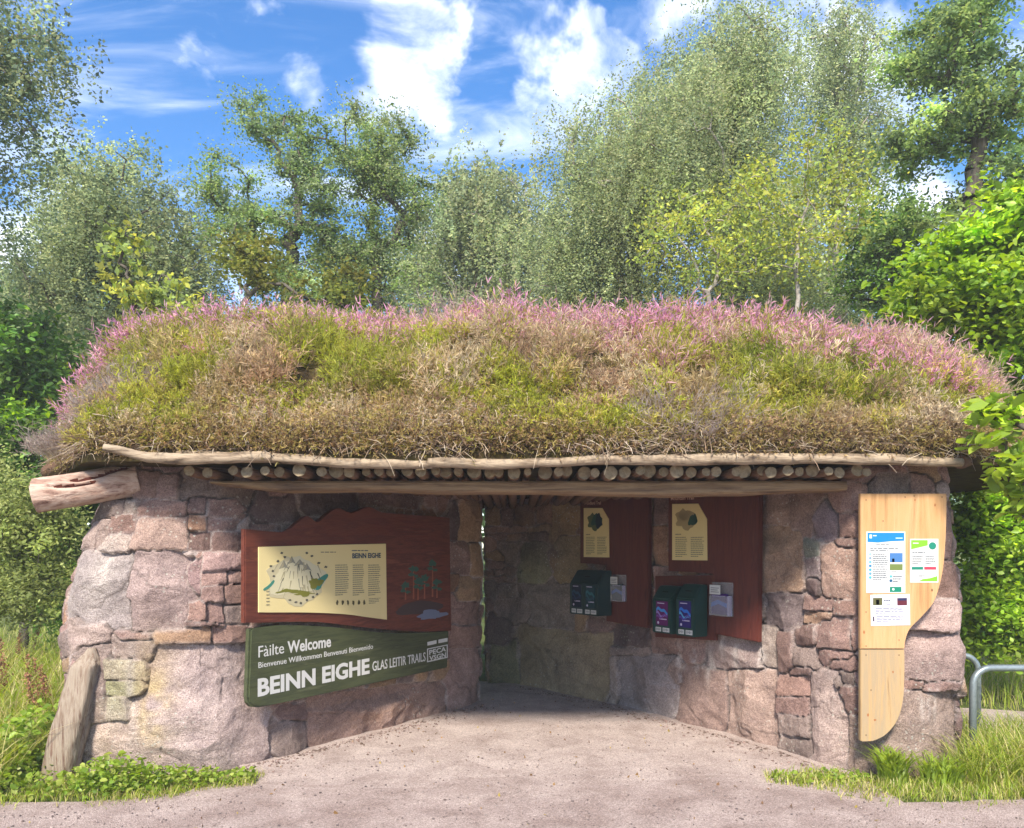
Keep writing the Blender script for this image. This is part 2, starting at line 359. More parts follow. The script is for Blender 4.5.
def paint_right(c, pr, UU, ZZ, q3, inv):
    for x, y in ((692, 655), (706, 660), (760, 650), (720, 640), (677, 660), (735, 665)):
        c = spot(c, UU, ZZ, inv, q3, x, y, .035, .17, (.56, .52, .5), .85, 12, .25)
    for x in (925, 931, 938): c = spot(c, UU, ZZ, inv, q3, x, 705, .02, .12, (.62, .58, .55), .42, 20, .2)
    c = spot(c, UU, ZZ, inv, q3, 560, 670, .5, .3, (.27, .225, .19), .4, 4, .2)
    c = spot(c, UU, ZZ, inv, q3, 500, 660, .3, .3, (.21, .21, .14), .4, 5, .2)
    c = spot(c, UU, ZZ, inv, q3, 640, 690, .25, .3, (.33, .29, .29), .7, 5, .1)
    c = spot(c, UU, ZZ, inv, q3, 540, 545, .6, .3, (.13, .105, .11), .75, 5, .1)  # shade of the rear recess put into the stone colour
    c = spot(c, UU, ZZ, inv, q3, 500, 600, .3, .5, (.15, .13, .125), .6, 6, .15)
    c = spot(c, UU, ZZ, inv, q3, 790, 505, .3, .06, (.22, .16, .14), .5, 6, .1)
    return c
def S1(x0, y0, x1, y1, c=None): return ([(x0, y0, x1, y1)], c)
LS = [S1(127, 464, 157, 496, PINK), S1(158, 476, 178, 495, MAUVE), S1(180, 466, 250, 496, GREY), S1(134, 499, 184, 517, PINK), S1(186, 498, 206, 512, MAUVE), S1(208, 498, 240, 516, MAUVE),
 S1(88, 502, 119, 518, GREY), S1(121, 499, 133, 514, PALE), S1(82, 522, 104, 546, GREY), S1(107, 517, 134, 534, PINK), S1(101, 536, 125, 553, PALE), S1(129, 518, 186, 549, (.42, .31, .27)),
 S1(187, 516, 206, 529), S1(208, 517, 240, 530, MAUVE), S1(189, 531, 211, 548, MAUVE), S1(213, 531, 243, 553, MAUVE), S1(178, 551, 200, 559, PINK), S1(204, 552, 244, 570, (.41, .29, .28)),
 S1(203, 572, 229, 587), S1(231, 566, 246, 584), S1(205, 589, 226, 603, MAUVE), S1(227, 586, 246, 604), S1(188, 605, 204, 621, PINK), S1(206, 605, 223, 622, MAUVE), S1(225, 605, 247, 622, GREY),
 ([(68, 552, 126, 612), (75, 600, 128, 628)], (.39, .345, .34)), ([(129, 552, 196, 600), (129, 596, 185, 631)], (.41, .32, .31)), S1(176, 556, 200, 592, (.27, .19, .19)),
 S1(66, 622, 102, 645, GREY), S1(116, 633, 147, 639, MAUVE), S1(149, 629, 211, 645, (.44, .29, .20)), S1(213, 625, 246, 641, PINK), S1(184, 622, 226, 627, MAUVE), S1(108, 641, 150, 660, GREY),
 S1(102, 662, 144, 681, (.37, .33, .25)), S1(104, 683, 139, 696, GREEN), S1(104, 698, 124, 722, (.36, .32, .28)), ([(152, 649, 268, 775), (126, 700, 262, 780), (86, 726, 150, 790)], (.40, .325, .315)), S1(78, 648, 101, 724, GREY),
 S1(284, 706, 311, 722, MAUVE), S1(274, 724, 311, 748, GREY), ([(313, 694, 449, 745)], (.40, .28, .24)), S1(452, 650, 486, 706, (.44, .31, .28)), S1(452, 626, 486, 648, PINK), S1(452, 602, 486, 624, MAUVE), S1(463, 578, 486, 600, TAN),
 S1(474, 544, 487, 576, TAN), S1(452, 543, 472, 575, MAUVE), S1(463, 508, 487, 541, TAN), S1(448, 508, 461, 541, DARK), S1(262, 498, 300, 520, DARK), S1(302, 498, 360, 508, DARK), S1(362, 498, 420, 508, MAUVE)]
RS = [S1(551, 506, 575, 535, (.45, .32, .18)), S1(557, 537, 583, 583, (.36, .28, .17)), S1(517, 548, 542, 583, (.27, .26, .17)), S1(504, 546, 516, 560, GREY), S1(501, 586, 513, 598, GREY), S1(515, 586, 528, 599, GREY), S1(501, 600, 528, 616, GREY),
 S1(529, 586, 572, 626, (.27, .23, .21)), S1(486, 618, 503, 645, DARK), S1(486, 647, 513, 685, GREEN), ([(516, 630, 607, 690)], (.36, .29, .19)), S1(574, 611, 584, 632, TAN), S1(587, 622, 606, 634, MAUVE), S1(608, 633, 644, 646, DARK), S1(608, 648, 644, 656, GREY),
 S1(609, 658, 614, 700, PALE), S1(616, 657, 672, 708, (.30, .265, .27)), S1(647, 633, 700, 656, MAUVE), S1(648, 660, 677, 684, GREY), S1(704, 640, 759, 667, (.35, .28, .27)), S1(675, 672, 722, 722, (.40, .29, .26)), S1(725, 672, 773, 745, (.44, .33, .29)),
 S1(651, 496, 669, 525), S1(651, 527, 669, 564), S1(651, 567, 669, 590), S1(761, 496, 785, 525, (.33, .24, .21)), S1(787, 497, 811, 533, (.35, .25, .22)), S1(814, 514, 833, 536, (.24, .19, .21)), S1(835, 492, 860, 511, PINK), S1(834, 514, 860, 538, PINK), S1(837, 541, 860, 548, MAUVE),
 S1(761, 528, 799, 591, (.43, .30, .22)), S1(802, 541, 817, 556, (.38, .42, .36)), S1(803, 558, 816, 577, (.27, .22, .23)), S1(805, 579, 814, 592, DARK), S1(819, 549, 860, 598, (.45, .32, .27)), S1(761, 594, 799, 626, (.28, .225, .23)), S1(801, 597, 828, 610, MAUVE), S1(830, 600, 860, 615, PINK),
 S1(801, 612, 827, 623, (.40, .27, .2)), S1(815, 617, 847, 650, MAUVE), S1(849, 617, 861, 645, PINK), S1(761, 629, 773, 668, PALE), S1(775, 633, 791, 668, MAUVE), S1(793, 627, 813, 645, MAUVE), S1(793, 648, 811, 668, GREY), S1(789, 670, 808, 677, MAUVE), S1(771, 679, 805, 696, PINK),
 S1(776, 699, 805, 713, MAUVE), S1(777, 716, 808, 735, GREY), S1(778, 738, 809, 751, GREY), S1(816, 652, 845, 660, MAUVE), S1(830, 663, 860, 671, MAUVE), S1(825, 678, 838, 686, GREY), S1(842, 690, 860, 713, MAUVE), ([(809, 676, 832, 778), (826, 700, 841, 778)], (.39, .31, .29)),
 S1(946, 492, 960, 502, GREY), S1(946, 505, 962, 560, MAUVE), S1(938, 564, 966, 598, PINK), S1(907, 600, 966, 632, (.41, .31, .29)), S1(907, 634, 966, 680, (.42, .32, .30)), S1(905, 682, 927, 690, PINK), S1(929, 683, 962, 690, MAUVE), ([(843, 716, 962, 780), (905, 692, 962, 780)], (.40, .31, .27))]
shelter = tag(empty('stone_shelter', Matrix.Translation((0, 7.5, 0))), 'low stone shelter with a heather covered roof on log rafters', 'shelter')
def under(o, p):                                     # parent while keeping world place
    o.parent = p; o.matrix_parent_inverse = p.matrix_world.inverted(); return o
bpy.context.view_layer.update()
SI = shelter.matrix_world.inverted()
LROWS = [(-3.2, 9.0, .3, 0, 0), (-3.5, 7.4, .35, 0, 0), (-3.5, 6.3, .42, 0, 1), (-3.26, 5.74, .36, .08, 1), (-2.66, 5.64, .12, .12, 1), (-2.15, 5.72, 0, .1, 1), (-1.80, 6.16, 0, .05, 1), (-1.16, 7.1, 0, 0, 1), (-.27, 8.41, 0, 0, 1), (-.31, 8.62, 0, 0, 1), (-.6, 8.95, 0, 0, 0), (-3.2, 9.0, .3, 0, 0)]
wl = Wall(LROWS, 2.2, 1.0, LS, 3, paint_left)
under(np_mesh('wall', wl.v, wl.q, wl.c, STONE, None, False), shelter)['label'] = 'stone wall of pink sandstone blocks with a huge pale base boulder'
RROWS = [(-.34, 10.2, 0, 0, 0), (-.345, 9.75, 0, 0, 1), (-.33, 9.56, 0, 0, 1), (-.07, 9.62, 0, 0, 1), (.08, 9.45, 0, 0, 1), (1.06, 8.3, 0, 0, 1), (1.48, 7.57, 0, 0, 1), (2.14, 6.46, 0, 0, 1), (2.31, 5.95, 0, 0, 1), (2.5, 5.70, 0, 0, 1), (3.24, 5.70, -.12, 0, 1), (3.34, 5.95, -.14, 0, 1), (3.42, 6.6, -.16, 0, 1), (3.5, 10.2, 0, 0, 0), (-.34, 10.2, 0, 0, 0)]
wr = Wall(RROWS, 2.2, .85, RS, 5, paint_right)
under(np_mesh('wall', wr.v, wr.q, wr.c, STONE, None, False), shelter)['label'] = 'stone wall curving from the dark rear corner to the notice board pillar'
# ---- weathered slab leaning on the left pillar
bm = bmesh.new()
nu, nv = 26, 70
grid = []
p0, p1, w0, w1 = at(57, 776, 5.70), at(92, 641, 5.72), .25, .17
for j in range(nv):
    t = j/(nv-1); row = []
    for i in range(nu):
        s = i/(nu-1)*2*math.pi
        w = w0*(1-t)+w1*t; taper = min(1, (1-t)*6+.25)
        x = math.copysign(abs(math.cos(s))**.55, math.cos(s))*w*.5*taper; y = math.copysign(abs(math.sin(s))**.6, math.sin(s))*.085*taper
        q = np.array([[x*26, y*20, t*2.2]]); d = float(fbm(q, 4, 5)[0])*.028+float(fbm(q*[[3, 3, 1]], 3, 9)[0])*.012
        k = 1+d/.09
        c = p0.lerp(p1, t)
        row.append(bm.verts.new((c.x+x*k, c.y+y*k-.03*math.sin(t*3), c.z-.05+.02*d)))
    grid.append(row)
for a_, b_ in zip(grid, grid[1:]):
    for i in range(nu): bm.faces.new((a_[i], a_[(i+1) % nu], b_[(i+1) % nu], b_[i]))
bm.faces.new(grid[-1])
SLAB = principled('weathered_slab', [hx(80, 52, 46), hx(128, 112, 98), hx(146, 134, 120), hx(104, 78, 68)], .9, .1, noise=5, grain=(9, 6, .8), bump=.9, bscale=14)
o = under(bm_obj('weathered_slab', bm, SLAB, None, True), shelter)
# ================================================================ timber of the roof
LOG = principled('pale_log', [hx(56, 45, 38), hx(124, 108, 90), hx(154, 138, 118), hx(80, 66, 54)], .75, .2, noise=2.6, grain=(1.6, 9, 9), bump=.6, bscale=9)
BEAM = principled('beam_wood', [hx(56, 40, 33), hx(110, 88, 67), hx(136, 113, 86), hx(84, 64, 49)], .75, .2, noise=2.2, grain=(.8, 9, 12), bump=.5, bscale=10)
CUT = principled('cut_log_end', [hx(72, 61, 49), hx(136, 122, 100), hx(108, 92, 72)], .85, .1, noise=9, bump=.5, bscale=40)
BARK = principled('rafter_bark', [hx(60, 44, 38), hx(110, 84, 66), hx(90, 66, 52)], .9, .1, noise=6, grain=(8, 1, 8), bump=.6, bscale=12)
def wlog(name, mat, px, Y, rad, label=None):
    bm = bmesh.new(); P = [at(x, y, Yk) for (x, y), Yk in zip(px, Y)]
    pts, rr = [], []
    for k in range(len(P)-1):
        m = 14
        for i in range(m+(k == len(P)-2)):
            t = i/m; p = P[k].lerp(P[k+1], t); q = np.array([[p.x*2.5, p.y, 3.]])
            p = p+Vector((0, 0, .016*float(fbm(q, 3, 2)[0]))); pts.append(p); r0 = rad[k]*(1-t)+rad[k+1]*t
            rr.append(r0*(1+.14*float(fbm(q*3, 3, 4)[0])))
    tube(bm, pts, rr, 12, True, .035); o = under(bm_obj(name, bm, mat), shelter)
    if label: o['label'] = label
    return o
wlog('eave_pole', LOG, [(104, 447), (148, 458), (186, 459), (262, 456), (272, 457)], [5.33, 5.36, 5.38, 5.4, 5.4], [.026, .034, .037, .038, .03])
wlog('eave_pole', LOG, [(178, 456), (260, 457), (345, 462), (432, 464)], [5.45, 5.42, 5.41, 5.41], [.04, .036, .035, .03])
wlog('eave_pole', LOG, [(428, 462), (480, 464), (560, 461), (612, 458)], [5.40, 5.41, 5.41, 5.42], [.034, .037, .03, .036])
wlog('eave_pole', LOG, [(606, 459), (690, 459), (800, 459), (890, 459), (962, 462)], [5.41, 5.41, 5.42, 5.42, 5.44], [.032, .04, .036, .038, .03])
wlog('eave_pole', BARK, [(112, 445), (80, 458), (48, 472)], [5.5, 6.1, 6.9], [.05, .055, .06], 'dark barked pole under the far side eave')
wlog('eave_pole', BARK, [(960, 462), (985, 455), (1010, 450)], [5.45, 6.1, 6.9], [.045, .05, .06])
# lintel beam, slightly waney lower edge
bm = bmesh.new(); secs = []
for i in range(61):
    t = i/60; x = -2.13+t*(2.36+2.13); zt, zb = 2.085, 2.005+.012*math.sin(t*7)+.02*float(fbm(np.array([[x*2, 0, 0]]), 3, 6)[0])
    y0, y1 = 5.66+.01*float(fbm(np.array([[x*1.5, 4, 0]]), 3, 6)[0]), 5.92
    if t < .12: zb += (.12-t)*.5
    secs.append([bm.verts.new(p) for p in ((x, y0+.012, zt), (x, y0, zt-.012), (x, y0, zb+.016), (x, y0+.016, zb), (x, y1, zb), (x, y1, zt))])
for a_, b_ in zip(secs, secs[1:]):
    for k in range(6): bm.faces.new((a_[k], a_[(k+1) % 6], b_[(k+1) % 6], b_[k]))
bm.faces.new(secs[0][::-1]); bm.faces.new(secs[-1])
under(bm_obj('lintel_beam', bm, BEAM), shelter)
# rafters: round poles whose sawn ends show under the eave pole
protos = []
for k in range(5):
    bm = bmesh.new(); r0 = [.041, .046, .036, .05, .043][k]
    pts = [(0, y, .006*math.sin(y*2+k)) for y in np.linspace(0, 4.6, 9)]
    tube(bm, pts, [r0*(1+.05*random.uniform(-1, 1)) for _ in pts], 14, True, .05, (0, 1))
    for v in bm.verts:
        if v.co.y < .02: v.co.y += .06*(v.co.z/.05)*random.uniform(-.1, .3)
    protos.append(bm_obj('rafter', bm, [BARK, CUT]))
used = set()
xs = [188, 209, 231, 246, 263, 281, 300, 318, 336]+[352+i*13.6 for i in range(39)]
for i, x in enumerate(xs):
    k = i % 5
    r = protos[k] if k not in used else protos[k].copy()
    if k in used: COL.objects.link(r)
    used.add(k)
    p = at(x+random.uniform(-3, 3), 471.5+random.uniform(-1.3, 1.3), 5.52+random.uniform(-.05, .04))
    s = random.uniform(.72, 1.02); r.matrix_world = Matrix.Translation(p)@Matrix.Rotation(random.uniform(0, 6.28), 4, 'Y')@Matrix.Diagonal((s, 1, s, 1))
    under(r, shelter)
# the split log end sticking out of the left pillar
bm = bmesh.new(); A, B_ = at(140, 479, 5.86), at(35, 496, 5.66); nr, nl = 72, 90; rings = []
ax = (B_-A).normalized(); e1 = Vector((0, 0, 1)); e1 = (e1-ax*e1.dot(ax)).normalized(); e2 = ax.cross(e1); deep = {}
for j in range(nl):
    t = j/(nl-1); row = []
    for i in range(nr):
        th = i/nr*2*math.pi; cz, cy_ = math.cos(th), math.sin(th)
        q = np.array([[math.cos(th)*2.5, math.sin(th)*2.5, t*1.6]])
        r0 = .122+.012*float(fbm(q, 4, 3)[0])+.006*float(fbm(q*[[4, 4, 1]], 3, 8)[0])
        front = -cy_*(1 if e2.y > 0 else -1)
        gv = 0.
        if front > -.3 and cz > .05:                 # the split along the upper front, its shade coloured in dark brown
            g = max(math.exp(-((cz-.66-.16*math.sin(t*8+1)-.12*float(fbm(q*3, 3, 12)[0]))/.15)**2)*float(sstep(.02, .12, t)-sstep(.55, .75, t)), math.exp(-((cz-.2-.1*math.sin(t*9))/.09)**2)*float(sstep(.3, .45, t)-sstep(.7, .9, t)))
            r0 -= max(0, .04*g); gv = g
        if cz > .55: r0 -= .02*sstep(.0, 1., t)*(1 if front > 0 else .3)*.8
        row.append(bm.verts.new(A.lerp(B_, t)+e1*cz*r0+e2*cy_*r0)); deep[row[-1]] = gv
    rings.append(row)
for a_, b_ in zip(rings, rings[1:]):
    for i in range(nr):
        f = bm.faces.new((a_[i], a_[(i+1) % nr], b_[(i+1) % nr], b_[i])); f.material_index = int((deep[a_[i]]+deep[b_[i]]+deep[a_[(i+1) % nr]])/3 > .5)  # deep faces take the dark brown that stands for shade
bm.faces.new(rings[-1]); bm.faces.new(rings[0][::-1])
SPLIT = principled('stripped_log', [hx(78, 48, 42), hx(150, 122, 108), hx(178, 156, 142), hx(116, 82, 72)], .75, .2, noise=2.0, grain=(1.2, 9, 9), bump=.7, bscale=8)
o = under(bm_obj('log_end', bm, [SPLIT, principled('split_shade', [hx(60, 28, 24), hx(110, 66, 56)], .95, .05, noise=6, grain=(2, 10, 10), bump=.8, bscale=20)], None, True), shelter); o['label'] = 'bark-stripped split log jutting from the pillar'
# ================================================================ turf mound of the roof
POLY = np.array([(-2.9, 5.45), (-1, 5.43), (1, 5.43), (3.05, 5.45), (3.8, 5.92), (4.5, 6.8), (4.75, 8.2), (4.1, 10.6), (0, 10.9), (-3.9, 10.6), (-4.4, 8.4), (-4.05, 7.2), (-3.35, 6.1)])
def polydist(x, y):
    d = np.full(np.shape(x), 9.)
    for a_, b_ in zip(POLY, np.roll(POLY, -1, 0)):
        ab = b_-a_; t = np.clip(((x-a_[0])*ab[0]+(y-a_[1])*ab[1])/(ab@ab), 0, 1)
        d = np.minimum(d, np.hypot(x-a_[0]-t*ab[0], y-a_[1]-t*ab[1]))
    return d
def inside(x, y):
    r = np.zeros(np.shape(x), bool)
    for a_, b_ in zip(POLY, np.roll(POLY, -1, 0)):
        c = ((a_[1] > y) != (b_[1] > y)) & (x < (b_[0]-a_[0])*(y-a_[1])/(b_[1]-a_[1]+1e-12)+a_[0]); r ^= c
    return r
def mound(x, y):
    d = polydist(x, y); t = np.clip(d/2.2, 0, 1)
    z = 2.27+.16*np.clip(d/.06, 0, 1)+(1.03-.05*np.clip(x, 0, 4)-.02*np.clip(-x, 0, 4))*(1-(1-np.clip((y-5.42)/1.95, 0, 1))**2.0)*(1-(1-np.clip(d/(.85+.12*np.clip(x, 0, 4)), 0, 1))**2.4)
    q = np.stack([x*1.1, y*1.1, x*0], -1)
    return z+(.16*fbm(q, 4, 51)+.24*np.abs(fbm(q*2.2, 3, 57)))*np.clip(d/.5, .15, 1)
nb = 260; per = np.concatenate([np.linspace(a_, b_, nb//len(POLY), endpoint=False) for a_, b_ in zip(POLY, np.roll(POLY, -1, 0))])
for _ in range(6): per = (np.roll(per, 1, 0)+per*2+np.roll(per, -1, 0))/4
cen = np.array([0, 8.0]); nr = 70
ss = 1-np.linspace(0, 1, nr)**1.5; R = cen+ss[:, None, None]*.999*(per-cen)[None]
zz = mound(R[..., 0], R[..., 1]); zz[0] = 2.2
V = np.concatenate([R, zz[..., None]], -1).reshape(-1, 3); n0 = len(per); idx = np.arange(nr*n0).reshape(nr, n0); nx_ = np.roll(idx, -1, 1)
Q = np.stack([idx[:-1], nx_[:-1], nx_[1:], idx[1:]], -1).reshape(-1, 4)
under_ = np.concatenate([per, np.full((n0, 1), 2.2)], 1); und2 = np.concatenate([cen+.02*(per-cen), np.full((n0, 1), 2.2)], 1)
b0 = len(V); V = np.concatenate([V, under_, und2]); i0 = b0+np.arange(n0); i1 = np.roll(i0, -1)
Q = np.concatenate([Q, np.stack([i1, i0, i0+n0, i1+n0], -1)])
TURF = principled('turf', [(.02, .014, .009), (.05, .035, .018), (.06, .05, .018), (.035, .022, .014)], .95, .05, noise=7, bump=1, bscale=25)
under(np_mesh('turf', V, Q, None, TURF, None, True), shelter)
# ================================================================ boards
class Frame:
    """a vertical plane: origin, heading of the local x axis; local y points into the wall"""
    def __init__(s, P, Q_, out=.0):
        d = Vector((Q_[0]-P[0], Q_[1]-P[1], 0)).normalized(); into = Vector((-d.y, d.x, 0))
        o = Vector((P[0], P[1], 0))-into*out
        s.M = Matrix(((d.x, into.x, 0, o.x), (d.y, into.y, 0, o.y), (0, 0, 1, 0), (0, 0, 0, 1))); s.I = s.M.inverted()
    def px(s, x, y, off=0.):                          # where a sight line meets the plane y = off
        o = s.I@Vector((0, 0, EYE)); d = s.I.to_3x3()@ray(x, y); t = (off-o.y)/d.y
        return (o.x+d.x*t, o.z+d.z*t)
    def pts(s, L, off=0.): return [s.px(x, y, off) for x, y in L]
    def root(s, name, pts):
        x = sum(p[0] for p in pts)/len(pts); z = min(p[1] for p in pts)
        e_ = empty(name, s.M@Matrix.Translation((x, 0, z))); e_['_o'] = 0; del e_['_o']
        s.base = (x, z); return e_
    def put(s, bm, name, mat, parent, smooth=False):   # a mesh in frame coordinates hung under a root of this frame
        o = bm_obj(name, bm, mat, None, smooth); o.parent = parent
        o.matrix_parent_inverse = parent.matrix_world.inverted()@s.M
        return o
def smooth_poly(pts, it=2):
    P = np.array(pts)
    for _ in range(it):
        a = P*.75+np.roll(P, -1, 0)*.25; b = P*.25+np.roll(P, -1, 0)*.75
        P = np.stack([a, b], 1).reshape(-1, 2)
    return [tuple(p) for p in P]
def arc(pts, k=8):                                   # open Catmull-Rom through points
    P = [Vector(p) for p in pts]; P = [P[0]*2-P[1]]+P+[P[-1]*2-P[-2]]; r = []
    for i in range(1, len(P)-2):
        for j in range(k):
            t = j/k; a, b, c, d = P[i-1:i+3]
            q = .5*((2*b)+(c-a)*t+(2*a-5*b+4*c-d)*t*t+(3*b-a-3*c+d)*t**3); r.append((q[0], q[1]))
    return r+[(P[-2][0], P[-2][1])]
def flat(col, rough=.6, spec=.3): return principled('print_%d_%d_%d' % tuple(int(c*255) for c in col), col, rough, spec)
_fm = {}
def ink(r, g, b):
    k = (r, g, b)
    if k not in _fm: _fm[k] = flat(hx(r, g, b, .72), .55, .25)
    return _fm[k]
def text_mesh(body, bold=0., shear=0.):
    cu = bpy.data.curves.new('t', 'FONT'); cu.body = body; cu.size = 1; cu.offset = bold; cu.shear = shear; cu.resolution_u = 3; cu.extrude = .012
    o = bpy.data.objects.new('t', cu); COL.objects.link(o); bpy.context.view_layer.update()
    me = bpy.data.meshes.new_from_object(o.evaluated_get(bpy.context.evaluated_depsgraph_get())); bpy.data.objects.remove(o)
    v = np.empty(len(me.vertices)*3, np.float32); me.vertices.foreach_get('co', v); return me, v.reshape(-1, 3)
def add_text(bm, body, p0, p1, h, y, bold=0., mi=0):
    """text from baseline start p0 to end p1 (local x,z), capital height h, standing on plane y"""
    me, v = text_mesh(body, bold); x0, x1 = v[:, 0].min(), v[:, 0].max(); w = math.hypot(p1[0]-p0[0], p1[1]-p0[1])
    cap = .73; cx, cz = (p1[0]-p0[0])/w, (p1[1]-p0[1])/w; base = len(bm.verts)
    nv = []
    for a_ in v:
        X = (a_[0]-x0)/(x1-x0)*w; Z = a_[1]/cap*h
        nv.append(bm.verts.new((p0[0]+X*cx, y-(a_[2]+.012)*.05, p0[1]+X*cz+Z)))
    for p in me.polygons:
        try: f = bm.faces.new([nv[i] for i in p.vertices]); f.material_index = mi
        except ValueError: pass
    bpy.data.meshes.remove(me)
def strip_lines(bm, x0, z0, x1, z1, n, y, thick=.45, mi=0, r=random.Random(3)):
    """n short lines of small print filling a block, ragged on the right; every line is a few word bars"""
    dz = (z1-z0)/n
    for i in range(n):
        z = z1-(i+.75)*dz; x = x0; end = x0+(x1-x0)*(r.uniform(.82, 1) if i < n-1 else .55)
        while x < end:
            w = min((x1-x0)*r.uniform(.08, .22), end-x)
            boxf(bm, x, x+w, y-.0008, y, z, z+dz*thick, mi=mi); x += w+(x1-x0)*.03
def blob(cx, cz, rx, rz, n=26, amp=.18, seed=1, s=2.):
    r = []
    for i in range(n):
        t = i/n*6.28318; k = 1+amp*float(fbm(np.array([[math.cos(t)*s, math.sin(t)*s, seed]]), 3, seed)[0])*2
        r.append((cx+rx*k*math.cos(t), cz+rz*k*math.sin(t)))
    return r
REDWOOD = principled('red_stained_wood', [hx(56, 25, 20), hx(98, 50, 37), hx(76, 36, 28), hx(114, 64, 47)], .55, .3, noise=1.6, grain=(1.3, 10, 9), bump=.35, bscale=14)
REDPLY = principled('red_plywood', [hx(60, 27, 24), hx(88, 42, 34), hx(74, 33, 29), hx(104, 58, 44)], .5, .3, noise=1.4, grain=(9, 9, 1.0), bump=.25, bscale=16)
GREENB = principled('green_stained_wood', [hx(42, 46, 32), hx(68, 74, 49), hx(54, 60, 40), hx(84, 88, 62)], .5, .3, noise=1.7, grain=(1.0, 10, 10), bump=.3, bscale=12)
PINE = principled('pine_boards', [hx(134, 98, 62), hx(170, 132, 90), hx(182, 144, 104), hx(150, 112, 74)], .6, .25, noise=1.5, grain=(8, 8, .55), bump=.25, bscale=22)
PINEW = principled('weathered_pine', [hx(116, 94, 68), hx(162, 136, 100), hx(146, 128, 102), hx(170, 136, 92)], .7, .2, noise=1.7, grain=(10, 8, .5), bump=.3, bscale=22)
CREAM = flat(hx(206, 190, 138), .45, .35); WHITE = flat(hx(186, 186, 184), .55, .25); INK = flat(hx(60, 62, 58)); GINK = flat(hx(120, 116, 96))
NAVY = flat(hx(30, 60, 84))
LF = Frame((-1.80, 6.16), (-.27, 8.41), .09)         # the plane of the two welcome boards
# ---- red interpretive board with the mountain skyline
pl = [(245, 529), (266, 531), (286, 531.5), (297, 523), (307, 516), (312, 519), (317, 523), (328, 514), (338.6, 508), (349, 513), (358, 511), (369, 506.6), (381, 512), (400, 514), (425, 516), (450, 517.7)]
low = [(451.6, 630.6), (420, 631.5), (381, 629), (345, 625), (317, 622), (280, 622), (245, 623)]
P = arc(LF.pts(pl), 4)+[LF.px(*p) for p in [(451.6, 630.6)]]+arc(LF.pts(low), 5)[1:]
rb = tag(LF.root('information_board', P), 'red brown carved wooden board with a mountain skyline top and a cream trail map', 'information board')
bm = bmesh.new(); prism(bm, P, .045, .0, .008); LF.put(bm, 'board', REDWOOD, rb)
mp_ = LF.pts([(258, 547), (300, 545.6), (385.4, 543.7), (386.4, 619.6)])+arc(LF.pts([(386.4, 619.6), (366, 617), (346, 614.3), (310, 612.5), (258, 612.4)]), 5)[1:]
bm = bmesh.new(); prism(bm, mp_, 0, -.008, .002); mpanel = LF.put(bm, 'map_panel', CREAM, rb)
def sub(F_, name, bm, mat, par, root):               # sub-part of a part that already sits in frame coordinates
    o = bm_obj(name, bm, mat); o.parent = par; return o
yo = -.009
bm = bmesh.new()
def bl(F_, bm, x, y, rx, ry, seed, mi, amp=.2, k=0., s=2.):
    a = F_.px(x, y); b = F_.px(x+rx, y); c = F_.px(x, y-ry)
    prism(bm, blob(a[0], a[1], b[0]-a[0], c[1]-a[1], 30, amp, seed, s), yo+.001, yo-.0008-k, mi=mi)
bl(LF, bm, 297, 580, 29, 23, 4, 0, .2); bl(LF, bm, 296, 578, 25, 20, 5, 1, .25, .0004)
rl = random.Random(8)
for i in range(34):                                  # hatched ridges and gullies
    x, y = rl.uniform(276, 318), rl.uniform(560, 590); dx = (x-297)*.22+rl.uniform(-1, 1); l = rl.uniform(4, 11); w = rl.uniform(.35, .9)
    prism(bm, LF.pts([(x-w, y), (x+dx-.15, y+l), (x+dx+.15, y+l), (x+w, y-.3)]), yo, yo-.0018, mi=rl.choice([2, 3, 3, 6]))
for (x, y, w, h) in [(283, 560, 5, 9), (291, 556, 4, 8), (299, 559, 6, 7), (306, 563, 5, 8)]:
    prism(bm, LF.pts([(x-w, y+h), (x+w*.2, y+h*.8), (x+w, y+h), (x+w*.3, y+h*.35), (x, y)]), yo, yo-.0016, mi=2); prism(bm, LF.pts([(x-w*.8, y+h), (x-w*.1, y+h*.7), (x, y+1)]), yo, yo-.002, mi=3)
bl(LF, bm, 314, 583, 7, 5, 2, 4, .4, .0012); bl(LF, bm, 304, 593, 13, 2.6, 3, 4, .5, .0012); bl(LF, bm, 285, 591, 9, 2, 5, 4, .5, .0012)
prism(bm, smooth_poly(LF.pts([(309, 584), (317, 579), (326, 573), (328, 576), (322, 583), (319, 590), (313, 590), (311, 587)]), 1), yo, yo-.0016, mi=5)
prism(bm, smooth_poly(LF.pts([(262, 589), (268, 585), (273, 579), (274, 582), (269, 588), (263, 591)]), 1), yo, yo-.0016, mi=5)
for (x, y) in [(281, 553), (284, 557), (306, 553), (311, 556), (272, 571), (273, 576), (318, 563), (270, 566), (300, 603), (306, 600), (312, 597), (295, 602), (289, 600), (316, 594), (277, 561), (325, 567)]: bl(LF, bm, x, y, 1.3, 1.0, x, 6, .3, .0016)
sub(LF, 'map_drawing', bm, [ink(206, 196, 160), ink(222, 214, 178), ink(150, 148, 132), ink(178, 170, 138), ink(128, 128, 54), ink(72, 142, 126), ink(92, 90, 80)], mpanel, rb)
def flush(nm, m): 
    global bm
    sub(LF, nm, bm, m, mpanel, rb); bm = bmesh.new()
LM = [GINK, NAVY, ink(92, 84, 58)]
bm = bmesh.new(); add_text(bm, 'BEINN EIGHE', LF.px(351.5, 558.2), LF.px(380, 557.6), .042, yo, .03, 1); flush('heading', LM)
x0, z0 = LF.px(320, 553.2); x1, z1 = LF.px(347, 551); strip_lines(bm, x0, z0, x1, z1, 1, yo); x0, z0 = LF.px(351, 551.5); x1, z1 = LF.px(380, 549.6); strip_lines(bm, x0, z0, x1, z1, 1, yo, mi=1); flush('lettering', LM)
